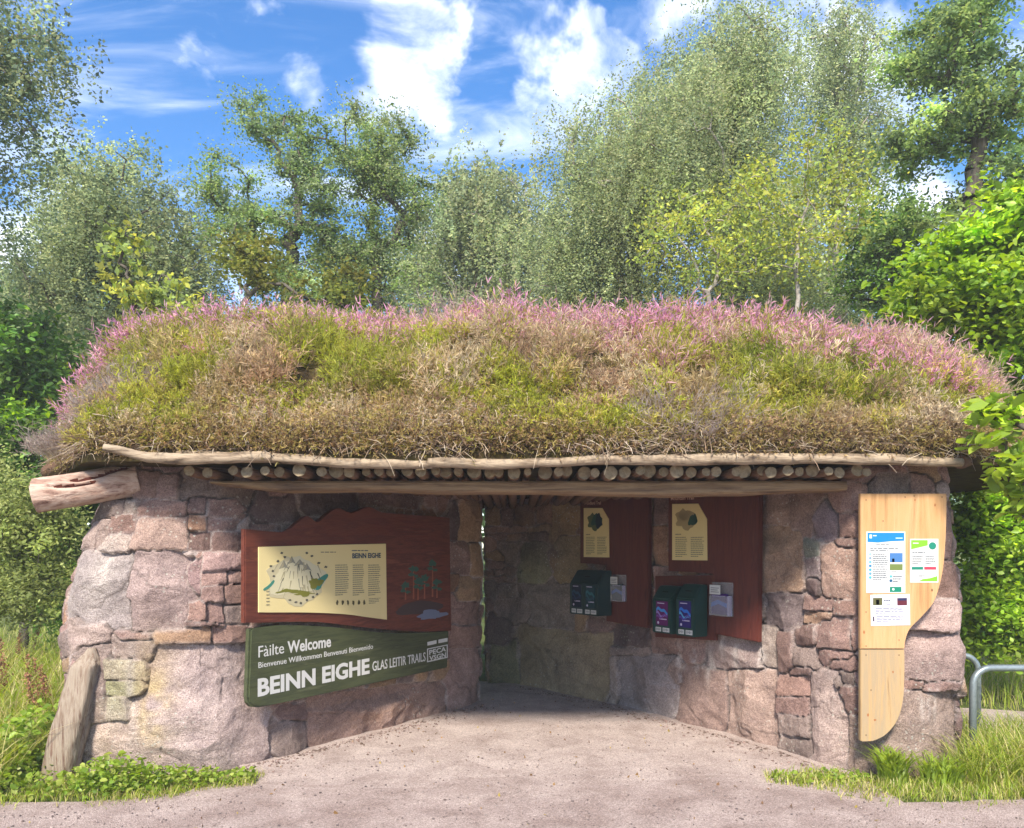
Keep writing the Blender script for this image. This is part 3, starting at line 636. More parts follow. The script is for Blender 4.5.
for (a, b) in ((334.5, 348), (352, 363.5), (367.5, 380)):
    p, q = LF.px(a, 596), LF.px(b, 596); t = LF.px(a, 564)[1]; strip_lines(bm, p[0], p[1], q[0], t, 15, yo, .4); flush('text_column', LM)
p, q = LF.px(368, 604), LF.px(380, 604); strip_lines(bm, p[0], p[1], q[0], LF.px(368, 598)[1], 4, yo, .4); flush('text_column', LM)
for i in range(6):
    x = 336.5+i*5.4; a = LF.px(x-1.2, 605), LF.px(x+1.2, 600); prism(bm, blob((a[0][0]+a[1][0])/2, (a[0][1]+a[1][1])/2, (a[1][0]-a[0][0])/2, (a[1][1]-a[0][1])/2, 12, .25, i+1), yo+.001, yo-.001, mi=2); flush('symbol', LM)
for i in range(5): a = LF.px(265.5, 592+i*3.3); boxf(bm, a[0], a[0]+.03, yo-.001, yo, a[1], a[1]+.006, mi=0)
flush('map_key', LM)
# carved contour lines on the mountain part and the painted pines
bm = bmesh.new()
for k in range(9):
    q = [LF.px(x, 541-3.1*k+2.6*math.sin(x*.11+k*.5)+5*math.sin(x*.045+k*.2)) for x in range(284+k*3, 430, 6)]
    q = [z for z, xx in zip(q, range(284+k*3, 430, 6)) if 541-3.1*k+2.6*math.sin(xx*.11+k*.5)+5*math.sin(xx*.045+k*.2) > 524+(-7 if xx > 320 else 3)]
    for s_, t_ in zip(q, q[1:]):
        if t_[0]-s_[0] < .12: prism(bm, [(s_[0], s_[1]-.0022), (t_[0], t_[1]-.0022), (t_[0], t_[1]+.0022), (s_[0], s_[1]+.0022)], .001, -.0015)
LF.put(bm, 'carved_lines', flat(hx(92, 38, 28)), rb)
bm = bmesh.new(); yo = 0.
for (x, y, h, k) in [(405.5, 600, 14, 1), (413.5, 599, 29, 2), (424.5, 599, 20, 3), (432.5, 597, 33, 4), (418, 600, 18, 5), (437, 598, 15, 6)]:
    a, b = LF.px(x-.7, y), LF.px(x+.7, y-h); prism(bm, [(a[0], a[1]), (b[0], a[1]), (b[0]-.004, b[1]), (a[0]+.006, b[1])], .001, -.0015, mi=0)
    bl(LF, bm, x, y-h-1, 4.2, 3.2, k, 1, .4, .001, 3.); bl(LF, bm, x-2.4, y-h+4.5, 3, 1.8, k+3, 1, .4, .001, 3.); bl(LF, bm, x+2.4, y-h+6, 2.4, 1.6, k+5, 1, .4, .001, 3.)
bl(LF, bm, 419, 608, 22, 7, 5, 2, .15); bl(LF, bm, 432, 615, 12, 5, 8, 3, .4, .0006)
sub_ = LF.put(bm, 'painted_pines', [ink(150, 88, 62), ink(58, 92, 78), ink(74, 60, 60), ink(112, 122, 148)], rb); sub_['label'] = 'painted pine trees beside a pale blue loch'
# ---- green welcome board
top = arc(LF.pts([(250, 629), (268, 626.5), (288, 625.2), (331, 627), (375, 632), (412, 633), (449, 631)]), 5)
P = top+LF.pts([(447.5, 667.5)])+LF.pts([(275, 704), (259, 707.5), (252, 707), (248.5, 703), (247.5, 697)])
gb = tag(LF.root('welcome_board', P), 'green stained welcome board with white lettering under the carved red board', 'sign board')
bm = bmesh.new(); prism(bm, P, .045, -.005, .014); LF.put(bm, 'board', GREENB, gb)
y = -.0055
bm = bmesh.new(); add_text(bm, 'Fàilte', LF.px(258, 657.5), LF.px(283.5, 653), .088, y, .0); LF.put(bm, 'lettering', WHITE, gb)
bm = bmesh.new(); add_text(bm, 'Welcome', LF.px(287, 653), LF.px(330.5, 646.4), .092, y, .022); LF.put(bm, 'lettering', WHITE, gb)
bm = bmesh.new(); add_text(bm, 'Bienvenue Willkommen Benvenuti Bienvenido', LF.px(258, 668), LF.px(372.5, 648.6), .044, y, .0); LF.put(bm, 'lettering', WHITE, gb)
bm = bmesh.new(); add_text(bm, 'BEINN EIGHE', LF.px(257.3, 696), LF.px(369, 672.8), .128, y, .035); LF.put(bm, 'lettering', WHITE, gb)
bm = bmesh.new(); add_text(bm, 'GLAS LEITIR TRAILS', LF.px(372, 671), LF.px(425, 660.8), .085, y, .008); LF.put(bm, 'lettering', WHITE, gb)
bm = bmesh.new()
def q4(F_, bm, L, y0, y1, mi=0): prism(bm, F_.pts(L), y0, y1, mi=mi)
q4(LF, bm, [(427, 642), (436, 640), (436, 643.6), (427, 645.6)], y, y-.001); q4(LF, bm, [(438, 639.6), (447, 637.8), (447, 641.4), (438, 643.2)], y, y-.001)
q4(LF, bm, [(426.6, 648.6), (447.2, 644.4), (447.2, 645.3), (426.6, 649.6)], y, y-.001); q4(LF, bm, [(426.6, 661.2), (447.2, 656.6), (447.2, 657.6), (426.6, 662.3)], y, y-.001)
q4(LF, bm, [(426.6, 649.6), (427.6, 649.4), (427.6, 661.2), (426.6, 661.4)], y, y-.001); q4(LF, bm, [(446.3, 645.4), (447.2, 645.2), (447.2, 656.8), (446.3, 657)], y, y-.001)
add_text(bm, 'PECA', LF.px(428.8, 654.8), LF.px(445.4, 651), .045, y, .02); add_text(bm, 'VSGN', LF.px(428.8, 660.6), LF.px(445.4, 656.8), .045, y, .02)
LF.put(bm, 'emblem', WHITE, gb)
# ---- two red plywood boards of the right hand wall, each with a cream trail panel
def trail_board(P0, P1, rows, panel, title, tp, mapc, lab, nm, seed):
    global yo
    Fr = Frame(P0, P1, .07); P = Fr.pts(rows)
    r = tag(Fr.root('trail_board', P), lab, 'information board')
    bm = bmesh.new(); prism(bm, P, .05, 0, .006); Fr.put(bm, 'board', REDPLY, r)
    bm = bmesh.new(); prism(bm, Fr.pts(panel), 0, -.006, .0015); pn = Fr.put(bm, 'map_panel', CREAM, r)
    yo = -.007
    x0, y0, x1, y1 = panel[0][0], panel[0][1], panel[2][0], panel[1][1]
    h = y1-y0; w = x1-x0
    bm = bmesh.new()
    for (fx, fy, rx, ry, mi, sd_) in mapc: bl(Fr, bm, x0+fx*w, y0+fy*h, rx*w, ry*h, sd_, mi, .25, .0004*mi, 2.)
    sub(Fr, 'map_drawing', bm, [ink(176, 160, 118), ink(92, 104, 70), ink(44, 84, 72), ink(26, 44, 60)], pn, r)
    bm = bmesh.new()
    for (a, b) in ((.1, .45), (.54, .92)):
        p, q, t = Fr.px(x0+a*w, y0+.95*h), Fr.px(x0+b*w, y0+.95*h), Fr.px(x0+a*w, y0+.58*h)[1]; strip_lines(bm, p[0], p[1], q[0], t, 11, yo, .42); sub(Fr, 'text_column', bm, GINK, pn, r); bm = bmesh.new()
    p, q, t = Fr.px(x0+.1*w, y0+.56*h), Fr.px(x0+.4*w, y0+.56*h), Fr.px(x0+.1*w, y0+.535*h)[1]; strip_lines(bm, p[0], p[1], q[0], t, 1, yo, .8)
    sub(Fr, 'lettering', bm, GINK, pn, r)
    bm = bmesh.new(); add_text(bm, title, Fr.px(*tp[0]), Fr.px(*tp[1]), .035, -.0005, .005); Fr.put(bm, 'lettering', flat(hx(196, 160, 140)), r)
    return Fr, r
MA = [(.45, .27, .3, .17, 1, 4), (.5, .25, .2, .13, 2, 5), (.6, .27, .14, .14, 3, 6)]
MB_ = [(.42, .26, .33, .18, 0, 4), (.4, .25, .2, .12, 1, 9), (.58, .3, .12, .1, 2, 5), (.66, .27, .07, .08, 2, 6)]
MB_[1] = (.34, .22, .14, .09, 0, 9)
FA, bA = trail_board((.73, 8.68), (1.32, 7.84), [(580, 488), (580, 563), (606, 564.5), (606, 621), (648, 628), (648, 488)], [(584, 508), (584, 557), (609.5, 557.4), (609, 519), (602.5, 508)], 'Woodland Trail', ((584, 504.6), (601, 504.4)), MA, 'red wooden trail board hung deepest inside the shelter with a narrow cream panel', 'woodland', 1)
FB, bB = trail_board((1.46, 7.59), (2.05, 6.62), [(668, 486), (668, 571), (713, 573), (715, 580), (715, 634), (757.5, 642), (759, 486)], [(672.5, 504), (672.5, 560), (707.5, 560.4), (707.2, 519), (698.5, 503.6)], 'Mountain Trail', ((671, 500.3), (694, 499.4)), MB_, 'red wooden trail board nearest the bare right pillar with a larger cream panel', 'mountain', 2)
# ---- leaflet boxes
BOXG = principled('green_painted_steel', hx(10, 50, 46), .4, .5, bump=.05, bscale=40); BOXD = principled('dark_green_steel', hx(16, 44, 46), .35, .5)
def leaflet_box(Fr, x0, x1, yb, yt, depth, lab, ps, tall=.72, mat=None):
    """front face between pixels x0..x1 (on the plane in front of the board); slots, sloping lid, posters"""
    mat = mat or BOXG
    a, b = Fr.px(x0, yb, -depth), Fr.px(x1, yb, -depth); zt = Fr.px((x0+x1)/2, yt, -depth*.5)[1]; zb = a[1]; xa, xb = a[0], b[0]; h = zt-zb
    r = tag(Fr.root('leaflet_box', [(xa, zb), (xb, zt)]), lab, 'leaflet box', 'leaflet boxes on the trail boards')
    bm = bmesh.new()
    prof = [(-.012, zb), (-.012, zt), (-depth*.45, zt), (-depth, zb+h*tall), (-depth, zb)]
    A = [bm.verts.new((xa, p[0], p[1])) for p in prof]; B = [bm.verts.new((xb, p[0], p[1])) for p in prof]
    bm.faces.new(A); bm.faces.new(B[::-1])
    for i in range(5): bm.faces.new((A[i], B[i], B[(i+1) % 5], A[(i+1) % 5]))
    bmesh.ops.bevel(bm, geom=bm.edges[:], offset=.008, segments=2, affect='EDGES'); Fr.put(bm, 'body', mat, r)
    # lid flap on the slope, with a coin slot and a lock
    bm = bmesh.new(); sl = Vector((0, -depth*.55, zb+h*tall-zt)); up = Vector((0, -depth*.45, zt)); nn = Vector((0, sl.z, -sl.y)).normalized()
    if nn.z < 0: nn = -nn
    def onl(x, t, k): v = up+sl*t+nn*k; return (x, v.y, v.z)
    for (xx0, xx1, t0, t1, k, mi) in [(xa+.012, xb-.012, .08, .95, .006, 0), ((xa+xb)/2-.035, (xa+xb)/2+.035, .45, .52, .009, 1)]:
        vs = [bm.verts.new(onl(x, t, kk)) for kk in (0, k) for x, t in ((xx0, t0), (xx1, t0), (xx1, t1), (xx0, t1))]
        for f in ((0, 1, 2, 3), (7, 6, 5, 4), (0, 4, 5, 1), (1, 5, 6, 2), (2, 6, 7, 3), (3, 7, 4, 0)): bm.faces.new([vs[i] for i in f]).material_index = mi
    Fr.put(bm, 'lid', [mat, flat((.01, .01, .01))], r)
    y = -depth-.0005
    for (c, f0, f1) in ps:
        p0, p1 = xa+(xb-xa)*f0, xa+(xb-xa)*f1; q0, q1 = zb+h*.17, zb+h*.68
        bm = bmesh.new(); w = p1-p0; hh = q1-q0
        boxf(bm, p0, p1, y-.002, y+.001, q0, q1, mi=0)
        yy = y-.0024
        for k, (z0, amp, mi) in enumerate([(.66, .08, 1), (.5, .07, 2), (.42, .05, 3)]):
            T = [(p0+w*t, q0+hh*(z0+amp*math.sin(t*5+k*1.7)+.05*math.sin(t*11))) for t in np.linspace(0.02, .98, 12)]
            Bt = [(x, z-hh*(.12-.02*k)) for x, z in T]
            prism(bm, T+Bt[::-1], y, yy-.0003*k, mi=mi)
        boxf(bm, p0+w*.3, p0+w*.9, yy, y, q0+hh*.24, q0+hh*.28, mi=4); boxf(bm, p0+w*.1, p0+w*.7, yy, y, q0+hh*.9, q0+hh*.93, mi=4)
        prism(bm, blob(p0+w*.18, q0+hh*.1, w*.08, w*.08, 14, 0), y, yy, mi=4)
        Fr.put(bm, 'poster', [ink(*c[0]), ink(*c[1]), ink(*c[2]), ink(*c[3]), ink(210, 200, 225)], r)
        for (s0, s1) in ((-.05, .42), (.56, 1.12)):
            bm = bmesh.new(); x0_, x1_ = p0+w*s0, p0+w*s1; boxf(bm, x0_, x1_, y-.0015, y+.001, zb+h*.035, zb+h*.125, mi=0)
            for j in range(4): xx = x0_+(x1_-x0_)*(.15+.2*j); boxf(bm, xx, xx+(x1_-x0_)*.1, y-.002, y, zb+h*(.055+.01*(j % 2)), zb+h*(.1+.008*((j+1) % 2)), mi=1)
            Fr.put(bm, 'sticker', [WHITE, ink(110, 116, 120)], r)
    return r
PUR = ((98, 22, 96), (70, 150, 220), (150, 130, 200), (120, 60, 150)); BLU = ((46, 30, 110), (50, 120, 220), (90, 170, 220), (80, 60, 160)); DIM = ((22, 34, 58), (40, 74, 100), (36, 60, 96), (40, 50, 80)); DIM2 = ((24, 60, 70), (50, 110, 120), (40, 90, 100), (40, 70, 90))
bm = bmesh.new(); prism(bm, FB.pts([(655, 576), (655, 637), (715.5, 640.5), (715.5, 575)], .012), .045, .012, .004); FB.put(bm, 'board', REDPLY, bB)['label'] = 'lower board behind the leaflet boxes'
leaflet_box(FB, 652.2, 671.5, 632, 585.5, .17, 'green leaflet box with a purple poster, left of its twin on the nearer board', [(PUR, .22, .82)])
leaflet_box(FB, 675.5, 694.5, 635, 584, .17, 'green leaflet box with a blue and purple poster beside the clear leaflet holder', [(BLU, .2, .82)])
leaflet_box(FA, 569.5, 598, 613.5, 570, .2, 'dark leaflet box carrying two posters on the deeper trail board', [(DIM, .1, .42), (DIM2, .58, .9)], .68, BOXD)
# ---- clear leaflet holders
CLEAR, _nt = newmat('clear_plastic'); _n = N(_nt); _o = _n('ShaderNodeOutputMaterial'); _t = _n('ShaderNodeBsdfTransparent', {'Color': (.93, .94, .95, 1)}); _g = _n('ShaderNodeBsdfPrincipled', {'Base Color': (.6, .6, .62, 1), 'Roughness': .15})
_m = _n('ShaderNodeMixShader', {'Fac': .16}); _nt.links.new(_t.outputs[0], _m.inputs[1]); _nt.links.new(_g.outputs[0], _m.inputs[2]); _nt.links.new(_m.outputs[0], _o.inputs[0])
def holder(Fr, x0, x1, y0, y1, lab, card):
    off = -.035
    a, b = Fr.px(x0, y1, off), Fr.px(x1, y0, off); xa, xb, zb, zt = a[0], b[0], a[1], b[1]; h = zt-zb; w = xb-xa
    r = tag(Fr.root('leaflet_holder', [(xa, zb), (xb, zt)]), lab, 'leaflet holder', 'clear leaflet holders')
    bm = bmesh.new(); boxf(bm, xa, xb, -.006, -.001, zb, zt); boxf(bm, xa, xb, -.042, -.006, zb, zb+.006); boxf(bm, xa, xa+.004, -.042, -.006, zb+.006, zb+h*.6); boxf(bm, xb-.004, xb, -.042, -.006, zb+.006, zb+h*.6); boxf(bm, xa, xb, -.046, -.042, zb, zb+h*.6)
    boxf(bm, xa, xb, -.012, -.006, zt-.008, zt); Fr.put(bm, 'pocket', CLEAR, r)
    bm = bmesh.new(); c0, c1 = xa+w*.05, xa+w*.8; boxf(bm, c0, c1, -.03, -.012, zb+.012, zb+h*.66, mi=0)
    prism(bm, [(c0, zb+h*.25), (c0+w*.35, zb+h*.36), (c1, zb+h*.25), (c1, zb+h*.38), (c0+w*.3, zb+h*.48), (c0, zb+h*.38)], -.03, -.0315, mi=1); boxf(bm, c0+.01, c1-.02, -.0312, -.03, zb+h*.58, zb+h*.6, mi=2)
    boxf(bm, c1+.004, xb-w*.02, -.028, -.014, zb+.008, zb+h*.6, mi=2)
    Fr.put(bm, 'leaflet', [ink(*card), ink(70, 120, 210), ink(190, 180, 215)], r)
    bm = bmesh.new(); boxf(bm, xa+w*.04, xa+w*.56, -.05, -.0465, zb+h*.64, zb+h*.92, mi=0)
    for j in range(3): boxf(bm, xa+w*.1, xa+w*(.5-.06*(j % 2)), -.0508, -.0501, zb+h*(.7+.06*j), zb+h*(.725+.06*j), mi=1)
    Fr.put(bm, 'sticker', [WHITE, ink(120, 124, 128)], r)
holder(FB, 710, 730.5, 583, 615, 'clear leaflet holder with purple leaflets and a white sticker on the nearer board', (72, 30, 110))
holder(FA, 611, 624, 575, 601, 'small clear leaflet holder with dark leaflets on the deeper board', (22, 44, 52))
# ---- pale pine notice board on the right pillar
NF = Frame((2.4, 5.61), (3.2, 5.61), 0)
curve = arc(NF.pts([(947, 493.5), (946.6, 520), (945.6, 543.8), (942.7, 572.7), (935, 600), (923.4, 615), (910, 629), (905.5, 641), (904.8, 649)]), 5)
top = NF.pts([(861, 649), (861, 493.5)])+curve; top = top[::-1]
P2 = NF.pts([(861, 741)])+arc(NF.pts([(863.5, 742), (880.6, 738.5), (896, 723), (903, 702), (904.6, 680), (904.8, 649.8)]), 5)+NF.pts([(861, 649.8)])
nb_ = tag(NF.root('notice_board', P2), 'pale pine notice board with a curved cut-out edge fixed to the right pillar', 'notice board')
bm = bmesh.new(); prism(bm, top, .04, .005, .004); NF.put(bm, 'board', PINE, nb_)
bm = bmesh.new(); prism(bm, P2, .04, .005, .004); NF.put(bm, 'board', PINEW, nb_)['label'] = 'greyer lower plank with a rounded foot'
SCREW = flat((.05, .035, .025)); KNOT = flat(hx(140, 92, 56))
for (x, y) in [(866, 500), (905, 497), (914, 496), (942, 497), (866, 612), (866, 646), (899, 640), (866, 655), (899, 655), (866, 735), (932, 590), (883, 521), (871, 690)]:
    p = NF.px(x, y, .005); bm = bmesh.new(); prism(bm, blob(p[0], p[1], .004, .004, 8, 0), .006, .003); NF.put(bm, 'screw_head', SCREW, nb_)
for (x, y, rx, ry) in [(935, 505, 1.2, 2), (872, 560, 1.2, 2.4), (932, 590, 1.3, 2.2), (893, 672, 1.2, 1.8), (868, 715, 1.4, 2.2), (915, 500, 1, 1.6), (875, 720, 2, 1.4), (864, 632, 1.2, 2.6)]:
    p = NF.px(x, y, .005); bm = bmesh.new(); prism(bm, blob(p[0], p[1], rx*.005, ry*.005, 12, .2, int(x)), .006, .0043); NF.put(bm, 'knot', KNOT, nb_)
def notice(x0, y0, x1, y1, tilt, lab, deco):
    a, b = NF.px(x0, y1), NF.px(x1, y0); w, h = b[0]-a[0], b[1]-a[1]
    M = NF.M@Matrix.Translation(((a[0]+b[0])/2, .0035, a[1]))@Matrix.Rotation(tilt, 4, 'Y')
    r = tag(empty('notice', M), lab, 'notice', 'paper notices on the pine board')
    bm = bmesh.new(); boxf(bm, -w/2, w/2, -.001, .001, 0, h); bm_obj('sheet', bm, WHITE if not deco.get('tint') else ink(*deco['tint']), r)
    X = lambda f: -w/2+w*f; Z = lambda f: h*(1-f)
    for (f0, g0, f1, g1, c) in deco.get('box', []): bm = bmesh.new(); boxf(bm, X(f0), X(f1), -.0016, -.0005, Z(g1), Z(g0)); bm_obj('picture', bm, ink(*c), r)
    for (L, c) in deco.get('poly', []): bm = bmesh.new(); prism(bm, [(X(f), Z(g)) for f, g in L], -.0005, -.0017); bm_obj('colour_band', bm, ink(*c), r)
    for (f, g, rr, c) in deco.get('dot', []): bm = bmesh.new(); prism(bm, blob(X(f), Z(g), w*rr, w*rr, 14, 0), -.0005, -.0021-rr*.002); bm_obj('symbol', bm, ink(*c), r)
    for (f0, g0, f1, g1, c) in deco.get('over', []): bm = bmesh.new(); boxf(bm, X(f0), X(f1), -.0022, -.0015, Z(g1), Z(g0)); bm_obj('symbol', bm, ink(*c), r)
    for (f0, g0, f1, g1, k) in deco['text']: bm = bmesh.new(); strip_lines(bm, X(f0), Z(g1), X(f1), Z(g0), k, -.001, .42); bm_obj('text_block', bm, ink(84, 92, 108), r)
    if deco.get('big'):
        bm = bmesh.new()
        for (s_, f0, f1, g, hh) in deco['big']: add_text(bm, s_, (X(f0), Z(g)), (X(f1), Z(g)), hh, -.0018)
        bm_obj('heading', bm, WHITE, r)
BL = (24, 128, 206)
notice(866.5, 531.5, 905.5, 593, 0.0, 'tall white notice with a blue header and two small photos', dict(
    poly=[([(.03, .02), (.97, .02), (.97, .15), (.6, .16), (.3, .18), (.03, .17)][::-1], BL)], box=[(.6, .35, .93, .5, (70, 120, 180)), (.6, .53, .93, .63, (112, 128, 70)), (.6, .9, .9, .985, (20, 128, 104)), (.66, .44, .72, .5, (220, 230, 240))],
    dot=[(.1, .37+.063*i, .035, [(150, 180, 200), (130, 150, 170), (110, 170, 200), (40, 120, 170), (60, 160, 190), (90, 150, 180), (70, 170, 190)][i]) for i in range(7)]+[(.63, .73, .035, (90, 170, 180)), (.63, .8, .04, (40, 90, 130)), (.69, .94, .03, (220, 240, 235))],
    over=[(.08, .05, .14, .11, (226, 240, 250)), (.17, .06, .26, .075, (226, 240, 250)), (.75, .1, .93, .115, (200, 228, 246))], text=[(.1, .26, .92, .32, 2), (.17, .35, .55, .8, 13), (.68, .71, .92, .83, 3), (.25, .2, .85, .225, 1), (.64, .64, .86, .665, 1)]))
notice(910.2, 538.8, 938.6, 582.6, 0.0, 'white notice with a bright green header and a green wave at its foot', dict(
    poly=[([(.04, .03), (.62, .03), (.62, .15), (.3, .2), (.04, .24)][::-1], (126, 202, 52)), ([(.3, .97), (.96, .97), (.96, .85), (.7, .9), (.45, .92)], (126, 202, 52))],
    box=[(.06, .64, .46, .705, (28, 128, 108)), (.5, .64, .92, .705, (214, 60, 84))], dot=[(.79, .16, .13, (30, 132, 110)), (.79, .16, .08, (120, 190, 170))], over=[(.1, .09, .3, .11, (240, 250, 230))],
    text=[(.08, .28, .9, .33, 1), (.08, .38, .45, .58, 5), (.54, .38, .9, .58, 5), (.3, .82, .55, .87, 2)]))
notice(871.2, 594.5, 910.4, 625.5, -.02, 'small lavender white notice with two photos, lowest on the pine board', dict(tint=(226, 222, 238),
    box=[(.06, .1, .3, .34, (92, 92, 60)), (.68, .12, .93, .36, (96, 36, 50)), (.14, .16, .22, .32, (200, 200, 190)), (.05, .7, .09, .86, (70, 60, 70))], over=[(.7, .13, .92, .2, (40, 50, 90))], text=[(.34, .14, .64, .24, 1), (.4, .28, .6, .34, 1), (.12, .42, .9, .62, 4), (.14, .68, .9, .88, 4)]))
# ---- galvanised hoop rails
GALV = principled('galvanised_steel', [hx(92, 104, 110), hx(132, 142, 146), hx(112, 122, 128)], .42, .5, .55, noise=14, bump=.05, bscale=60)
def rail(px0, ytop, Y, length, lab):
    p = at(px0, ytop, Y); z = p.z; r = .026; rad = .13; pts = [(0, 0, -.15), (0, 0, z-rad)]
    for k in range(1, 9): t = k/8*math.pi/2; pts.append((rad*(1-math.cos(t)), 0, z-rad+rad*math.sin(t)))
    L = length; pts.append((L-rad, 0, z))
    for k in range(1, 9): t = k/8*math.pi/2; pts.append((L-rad+rad*math.sin(t), 0, z-rad+rad*math.cos(t)))
    pts.append((L, 0, -.15))
    bm = bmesh.new(); tube(bm, pts, r, 14); o = tag(bm_obj('hoop_rail', bm, GALV), lab, 'rail', 'galvanised hoop rails')
    o.location = (p.x, Y, 0); return o
rail(973, 668, 6.0, 2.2, 'near galvanised hoop rail with a full post standing in long grass')
o = rail(978, 655.5, 7.2, .72, 'farther grey hoop rail whose end curves in behind the stone pillar'); o.rotation_euler.z = math.radians(168)
# ================================================================ ground
def surf(name, cols, scale, bump, second=None, fine=120, spec=.1):
    m, nt = newmat(name); n = N(nt); out = n('ShaderNodeOutputMaterial'); p = n('ShaderNodeBsdfPrincipled', {'Roughness': .95, 'Specular IOR Level': spec}); nt.links.new(p.outputs[0], out.inputs[0])
    tc = n('ShaderNodeTexCoord')
    a = n('ShaderNodeTexNoise', {'Vector': tc.outputs['Object'], 'Scale': scale, 'Detail': 10, 'Roughness': .65, 'Distortion': .3})
    b = n('ShaderNodeTexNoise', {'Vector': tc.outputs['Object'], 'Scale': fine, 'Detail': 4, 'Roughness': .7})
    v = n('ShaderNodeTexVoronoi', {'Vector': tc.outputs['Object'], 'Scale': fine*.9})
    r = n('ShaderNodeValToRGB', {'Fac': a.outputs['Fac']}); el = r.color_ramp.elements
    while len(el) < len(cols): el.new(.5)
    for i, c in enumerate(cols): el[i].position = .3+.4*i/(len(cols)-1); el[i].color = c4(c)
    r2 = n('ShaderNodeValToRGB', {'Fac': b.outputs['Fac']}); e2_ = r2.color_ramp.elements; e2_[0].position = .32; e2_[0].color = (.6, .58, .58, 1); e2_[1].position = .68; e2_[1].color = (1.4, 1.38, 1.36, 1)
    base = r.outputs[0]
    if second:                                        # paler trodden grit in the bay and in worn bands along the path
        rs = n('ShaderNodeValToRGB', {'Fac': a.outputs['Fac']}); el = rs.color_ramp.elements
        while len(el) < len(second): el.new(.5)
        for i, c in enumerate(second): el[i].position = .3+.4*i/(len(second)-1); el[i].color = c4(c)
        sx = n('ShaderNodeSeparateXYZ', {0: tc.outputs['Object']})
        wv = n('ShaderNodeTexNoise', {'Vector': n('ShaderNodeMapping', {'Vector': tc.outputs['Object'], 'Scale': (.55, 1.6, 1)}).outputs[0], 'Scale': 1.5, 'Detail': 9, 'Roughness': .7, 'Distortion': .8})
        k1 = n('ShaderNodeMath', {0: wv.outputs['Fac'], 1: 3.0}, operation='MULTIPLY'); k2 = n('ShaderNodeMath', {0: k1.outputs[0], 1: sx.outputs[1]}, operation='ADD')
        mk = n('ShaderNodeMapRange', {0: k2.outputs[0], 1: 6.6, 2: 7.5}, interpolation_type='SMOOTHSTEP')
        base = n('ShaderNodeMix', {0: mk.outputs[0], 6: r.outputs[0], 7: rs.outputs[0]}, data_type='RGBA').outputs[2]
    mx = n('ShaderNodeMix', {0: 1., 6: base, 7: r2.outputs[0]}, data_type='RGBA', blend_type='MULTIPLY')
    sepc = n('ShaderNodeSeparateColor', {0: v.outputs['Color']}); mr = n('ShaderNodeMapRange', {0: sepc.outputs[0], 3: .72, 4: 1.25})
    mx2 = n('ShaderNodeMix', {0: 1., 6: mx.outputs[2], 7: mr.outputs[0]}, data_type='RGBA', blend_type='MULTIPLY'); nt.links.new(mx2.outputs[2], p.inputs['Base Color'])
    ad = n('ShaderNodeMath', {0: b.outputs['Fac'], 1: v.outputs['Distance']}, operation='ADD'); ad2 = n('ShaderNodeMath', {0: ad.outputs[0], 1: a.outputs['Fac']}, operation='ADD')
    bp = n('ShaderNodeBump', {'Height': ad2.outputs[0], 'Strength': bump, 'Distance': .012}); nt.links.new(bp.outputs[0], p.inputs['Normal'])
    return m
G1 = surf('meadow_soil', [(.05, .06, .018), (.075, .10, .025), (.09, .085, .04)], 3, .8, fine=30)
GP = surf('gravel_path', [(.25, .185, .165), (.36, .285, .26), (.46, .375, .345)], 2.6, .8, fine=150, second=[(.33, .26, .235), (.45, .37, .34), (.55, .465, .43)])
bm = bmesh.new(); vs = [bm.verts.new(p) for p in ((-400, -60, -.012), (400, -60, -.012), (400, 700, -.012), (-400, 700, -.012))]; bm.faces.new(vs)
tag(bm_obj('ground', bm, G1), kind='structure')
def sheet(name, pts, z, mat, jit=.03):
    P = []
    pts = [Vector(p) for p in pts]
    for a_, b_ in zip(pts, pts[1:]+pts[:1]):
        k = max(1, int((b_-a_).length/.12)) if (b_-a_).length < 12 else 4
        for i in range(k):
            p = a_.lerp(b_, i/k); q = np.array([[p.x*3, p.y*3, 1.]]); q2 = np.array([[p.x*3, p.y*3, 9.]])
            P.append((p.x+jit*2*float(fbm(q, 3, 1)[0]), p.y+jit*2*float(fbm(q2, 3, 2)[0])))
    bm = bmesh.new(); bm.faces.new([bm.verts.new((x, y, z)) for x, y in P]); o = bm_obj(name, bm, mat); return tag(o, kind='structure')
sheet('path', [(-14, -8), (14, -8), (14, 5.3), (5, 5.2), (3.27, 5.13), (2.45, 5.1), (2.42, 5.6), (2.4, 5.9), (2.3, 6.3), (1.9, 7.5), (.4, 9.75), (-1.3, 9.75), (-2.4, 9.3), (-1.1, 8.7), (-.75, 8.3), (-1.8, 7.0), (-2.0, 6.1), (-2.0, 5.8), (-2.2, 5.27), (-2.65, 5.14), (-3.5, 5.08), (-14, 5.0)], .002, GP, .05)
sheet('side_path', [(3.9, 8.3), (4.6, 8.1), (9, 6.3), (9, 5.6), (4.4, 7.0), (3.8, 7.5)], .004, GP, .05)
